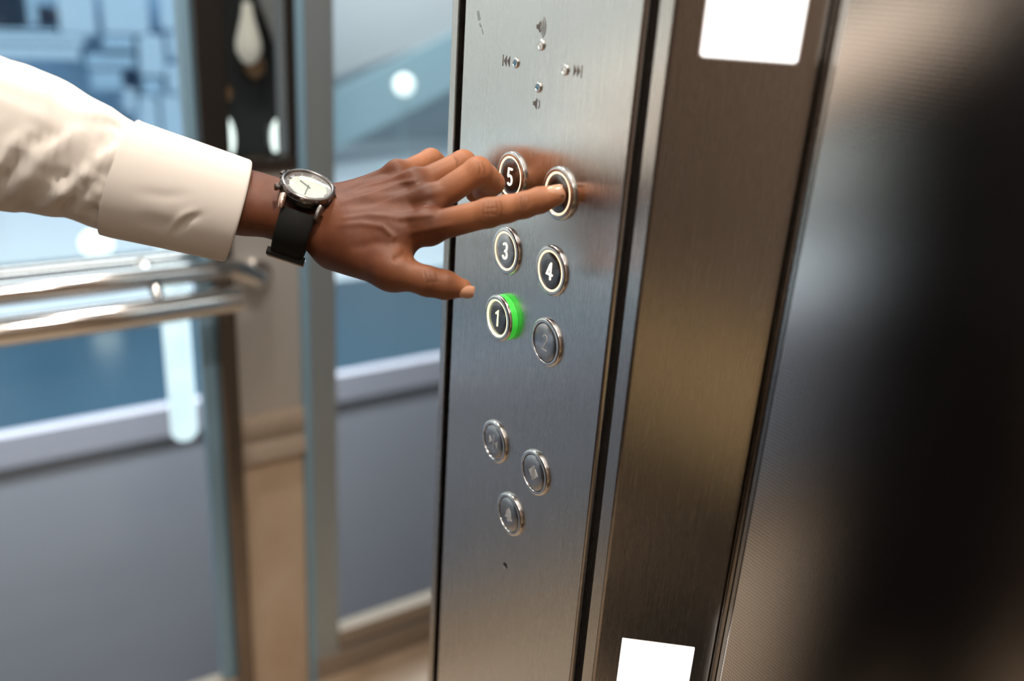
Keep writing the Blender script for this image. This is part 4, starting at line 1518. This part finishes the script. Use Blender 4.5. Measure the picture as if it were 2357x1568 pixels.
# trousers and shoes
ts_ = SDF(np.array([-1.08, 0.10, 0.02]), np.array([0.10, 1.40, 1.10]), 0.008)
ts_.cone(bp(0, 0.0, 1.00), bp(0, -0.01, 0.93), 0.142, 0.160, K, (FD, 0.75))
for sg in (1, -1):
    hp, kn, an = bp(0.085 * sg, 0, 0.90), bp(0.10 * sg, 0.015, 0.50), bp(0.11 * sg, -0.02, 0.09)
    ts_.cone(hp, kn, 0.108, 0.098, K)
    ts_.cone(kn, an - up * 0.02, 0.098, 0.080, K)
tv, tq = ts_.mesh()
me = bpy.data.meshes.new('trousers')
me.from_pydata(smooth_v(tv, tq, 2).tolist(), [], tq.tolist())
me.materials.append(M['trouser'])
link('trousers', me, man, 180)
for sg in (1, -1):
    an = bp(0.11 * sg, -0.02, 0.09)
    s2 = SDF(an - 0.22, an + 0.26, 0.006)
    s2.cone(an - up * 0.035 - FD * 0.03, an - up * 0.045 + FD * 0.06, 0.048, 0.045, 0.02)
    s2.cone(an - up * 0.045 + FD * 0.06, an + FD * 0.17 - up * 0.058, 0.043, 0.032, 0.02)
    s2.F = np.maximum(s2.F, (0.002 - (s2.lo[2] + np.arange(s2.n[2]) * s2.h))[None, None, :].astype(np.float32))
    v_, q_ = s2.mesh()
    me = bpy.data.meshes.new('shoe')
    me.from_pydata(v_.tolist(), [], q_.tolist())
    me.materials.append(M['shoe'])
    link('shoe', me, man, 180)
hh_ = SDF(hc - 0.16, hc + 0.17, 0.006)
hh_.cone(hc + up * 0.040 - FD * 0.024, hc + up * 0.042 + FD * 0.004, 0.090, 0.080, 0.02)
hh_.cone(hc - up * 0.02 + FD * 0.075, hc + up * 0.0 + FD * 0.10, 0.062, 0.062, 0.02, None, True)
v_, q_ = hh_.mesh()
me = bpy.data.meshes.new('hair')
me.from_pydata(v_.tolist(), [], q_.tolist())
me.materials.append(M['hair'])
link('hair', me, man, 180)
for sg in (1, -1):
    c = hc + FD * 0.0775 + LD * sg * 0.032 + up * 0.016
    e_ = MB().lathe([(0.0105 * math.cos(math.radians(a)), 0.0105 * math.sin(math.radians(a))) for a in range(-88, 89, 16)], I3, c, 16).build('eye', M['white_plastic'], man, 0, 80)
    MB().lathe([(0.0, 0.0109), (0.003, 0.0107), (0.0052, 0.0095), (0.0052, 0.006)], frame_from_normal(FD), c, 16).build('iris', M['hair'], e_, 0, 60)

# ------------------------------------------------------------------ wristwatch
wn = vc(0.36, -0.72, -0.59)
wn /= np.linalg.norm(wn)
wf = vc(0.97, 0.14, 0.06)
wa = wf - wn * (wf @ wn)
wa /= np.linalg.norm(wa)                       # along the arm, towards the hand
wb = np.cross(wa, wn)
if (wb @ vc(0, 1, 0)) < 0:
    wb = -wb                                   # 6 o'clock side, towards the lens
WC = at(711, 423, 0.660)                       # centre of the crystal
RWT = Matrix(((wa[0], -wb[0], wn[0]), (wa[1], -wb[1], wn[1]), (wa[2], -wb[2], wn[2])))   # x to the crown, y to 12, z up
watch = thing('wristwatch', WC - wn * 0.012, 'dark steel wristwatch with cream dial and black strap on the left wrist', 'watch')
cW = Vector(WC)
MB().lathe([(0.0, -0.0125), (0.0175, -0.0125), (0.0198, -0.0105), (0.0207, -0.0070), (0.0205, -0.0045), (0.0195, -0.0035), (0.0, -0.0035)], RWT, cW, 64).build('case', M['watch_black'], watch, 0, 40)
k = MB()
k.lathe([(0.0200, -0.0040), (0.0204, -0.0025), (0.0198, -0.0008), (0.0188, 0.0), (0.0176, -0.0001), (0.0170, -0.0008), (0.0168, -0.0022), (0.0168, -0.0040)], RWT, cW, 72, closed=True)
bz = k.build('bezel', M['watch_case'], watch, 0, 50)
k = MB()
for i in range(12):
    a = 2 * math.pi * i / 12
    Rm = RWT @ Matrix.Rotation(a, 3, 'Z')
    k.box((0.0196, -0.0012, -0.0034), (0.0210, 0.0012, -0.0012), Rm, cW)
k.build('grip', M['watch_case'], watch, 0.0003, 40)
MB().lathe([(0.0170, -0.0016), (0.0135, -0.0030), (0.0135, -0.0034), (0.0170, -0.0034)], RWT, cW, 72, closed=True).build('chapter_ring', M['chapter'], watch, 0, 40)
k = MB()
N12 = 96
prof_ = []
for i in range(N12):
    a = 2 * math.pi * i / N12
    prof_.append(((0.0139 + 0.0004 * math.cos(12 * a)) * math.cos(a), (0.0139 + 0.0004 * math.cos(12 * a)) * math.sin(a)))
k.prism(prof_, RWT, cW, -0.0034, -0.0028)
dial = k.build('dial', M['dial'], watch)
k = MB()
for i in range(12):
    a = 2 * math.pi * i / 12
    Rm = RWT @ Matrix.Rotation(a, 3, 'Z')
    k.box((0.0145, -0.00055, -0.0028), (0.0158, 0.00055, -0.0022), Rm, cW)
k.build('hour_markers', M['dial'], dial)


def whand(ang, L, w):
    a = math.radians(90 - ang)
    MB().stroke([(-0.002 * math.cos(a), -0.002 * math.sin(a)), (L * math.cos(a), L * math.sin(a))], w, RWT, cW, -0.0026, -0.0022).build('hand', M['hands'], dial)


whand(302, 0.0078, 0.0010)
whand(180, 0.0112, 0.0007)
MB().lathe([(0.0, -0.0018), (0.0168, -0.0018), (0.0172, -0.0010), (0.0168, -0.0006), (0.0, -0.0004)], RWT, cW, 64).build('crystal', M['glass'], watch, 0, 50)
Rc = frame_from_normal(wa, tuple(wn))
k = MB()
k.lathe([(0.0, 0.0), (0.0020, 0.0), (0.0020, 0.0018), (0.0034, 0.0020), (0.0036, 0.0045), (0.0030, 0.0054), (0.0, 0.0056)], Rc, Vector(WC + wa * 0.0203 - wn * 0.006), 24)
k.build('crown', M['rosegold'], watch, 0, 40)
for sg, nm in ((1, 'pusher'), (-1, 'pusher')):
    a = math.radians(180 - 26 * sg)
    d_ = wa * math.cos(a) - wb * math.sin(a)
    k = MB()
    k.lathe([(0.0, 0.0), (0.0016, 0.0), (0.0016, 0.0016), (0.0026, 0.0018), (0.0026, 0.0038), (0.0, 0.0042)], frame_from_normal(d_, tuple(wn)), Vector(WC + d_ * 0.0203 - wn * 0.0055), 18)
    k.build(nm, M['watch_case'], watch, 0, 40)
# lugs
for sx in (1, -1):
    for sy in (1, -1):
        k = MB()
        k.tube([WC + wa * sx * 0.0135 - wb * sy * 0.0165 - wn * 0.0055, WC + wa * sx * 0.0132 - wb * sy * 0.0212 - wn * 0.0078, WC + wa * sx * 0.0130 - wb * sy * 0.0242 - wn * 0.0118], [0.0028, 0.0026, 0.0018], 10)
        k.build('lug', M['rosegold'] if (sx < 0 and sy < 0) else M['watch_case'], watch, 0, 50)
# strap: an elliptical band round the wrist
SC = WC - wn * 0.0345
ra_, rb_ = 0.0275, 0.0335
k = MB()
vs, fs = [], []
nn_ = 90
wid0 = 0.0128
for i in range(nn_ + 1):
    a = math.radians(38 + (360 - 76) * i / nn_)
    p = SC + wn * ra_ * math.cos(a) + wb * rb_ * math.sin(a)
    nrm = wn * math.cos(a) / ra_ + wb * math.sin(a) / rb_
    nrm /= np.linalg.norm(nrm)
    w_ = wid0 * (1.0 - 0.12 * math.sin(math.radians(180 * i / nn_)))
    for (s1, s2) in ((-1, -0.2), (-0.86, 1), (0.86, 1), (1, -0.2), (0.9, -1), (-0.9, -1)):
        vs.append(p + wa * w_ * s1 + nrm * 0.0013 * s2)
for i in range(nn_):
    for j in range(6):
        a, b = i * 6 + j, i * 6 + (j + 1) % 6
        fs.append((a, b, b + 6, a + 6))
fs += [tuple(range(5, -1, -1)), tuple(nn_ * 6 + j for j in range(6))]
k.add(vs, fs)
strap = k.build('strap', M['strap'], watch, 0, 45)
# strap keeper and buckle on the underside
for ang, wdt, mt_, nm in ((118, 0.0030, 'strap', 'keeper'), (150, 0.0042, 'chrome', 'buckle')):
    a = math.radians(ang)
    p = SC + wn * ra_ * math.cos(a) + wb * rb_ * math.sin(a)
    nrm = wn * math.cos(a) / ra_ + wb * math.sin(a) / rb_
    nrm /= np.linalg.norm(nrm)
    tg = np.cross(nrm, wa)
    R_ = Matrix((tuple(wa), tuple(tg), tuple(nrm))).transposed()
    MB().box((-0.0142, -wdt, -0.0022), (0.0142, wdt, 0.0026), R_, p).build(nm, M[mt_], strap, 0.0006, 40)
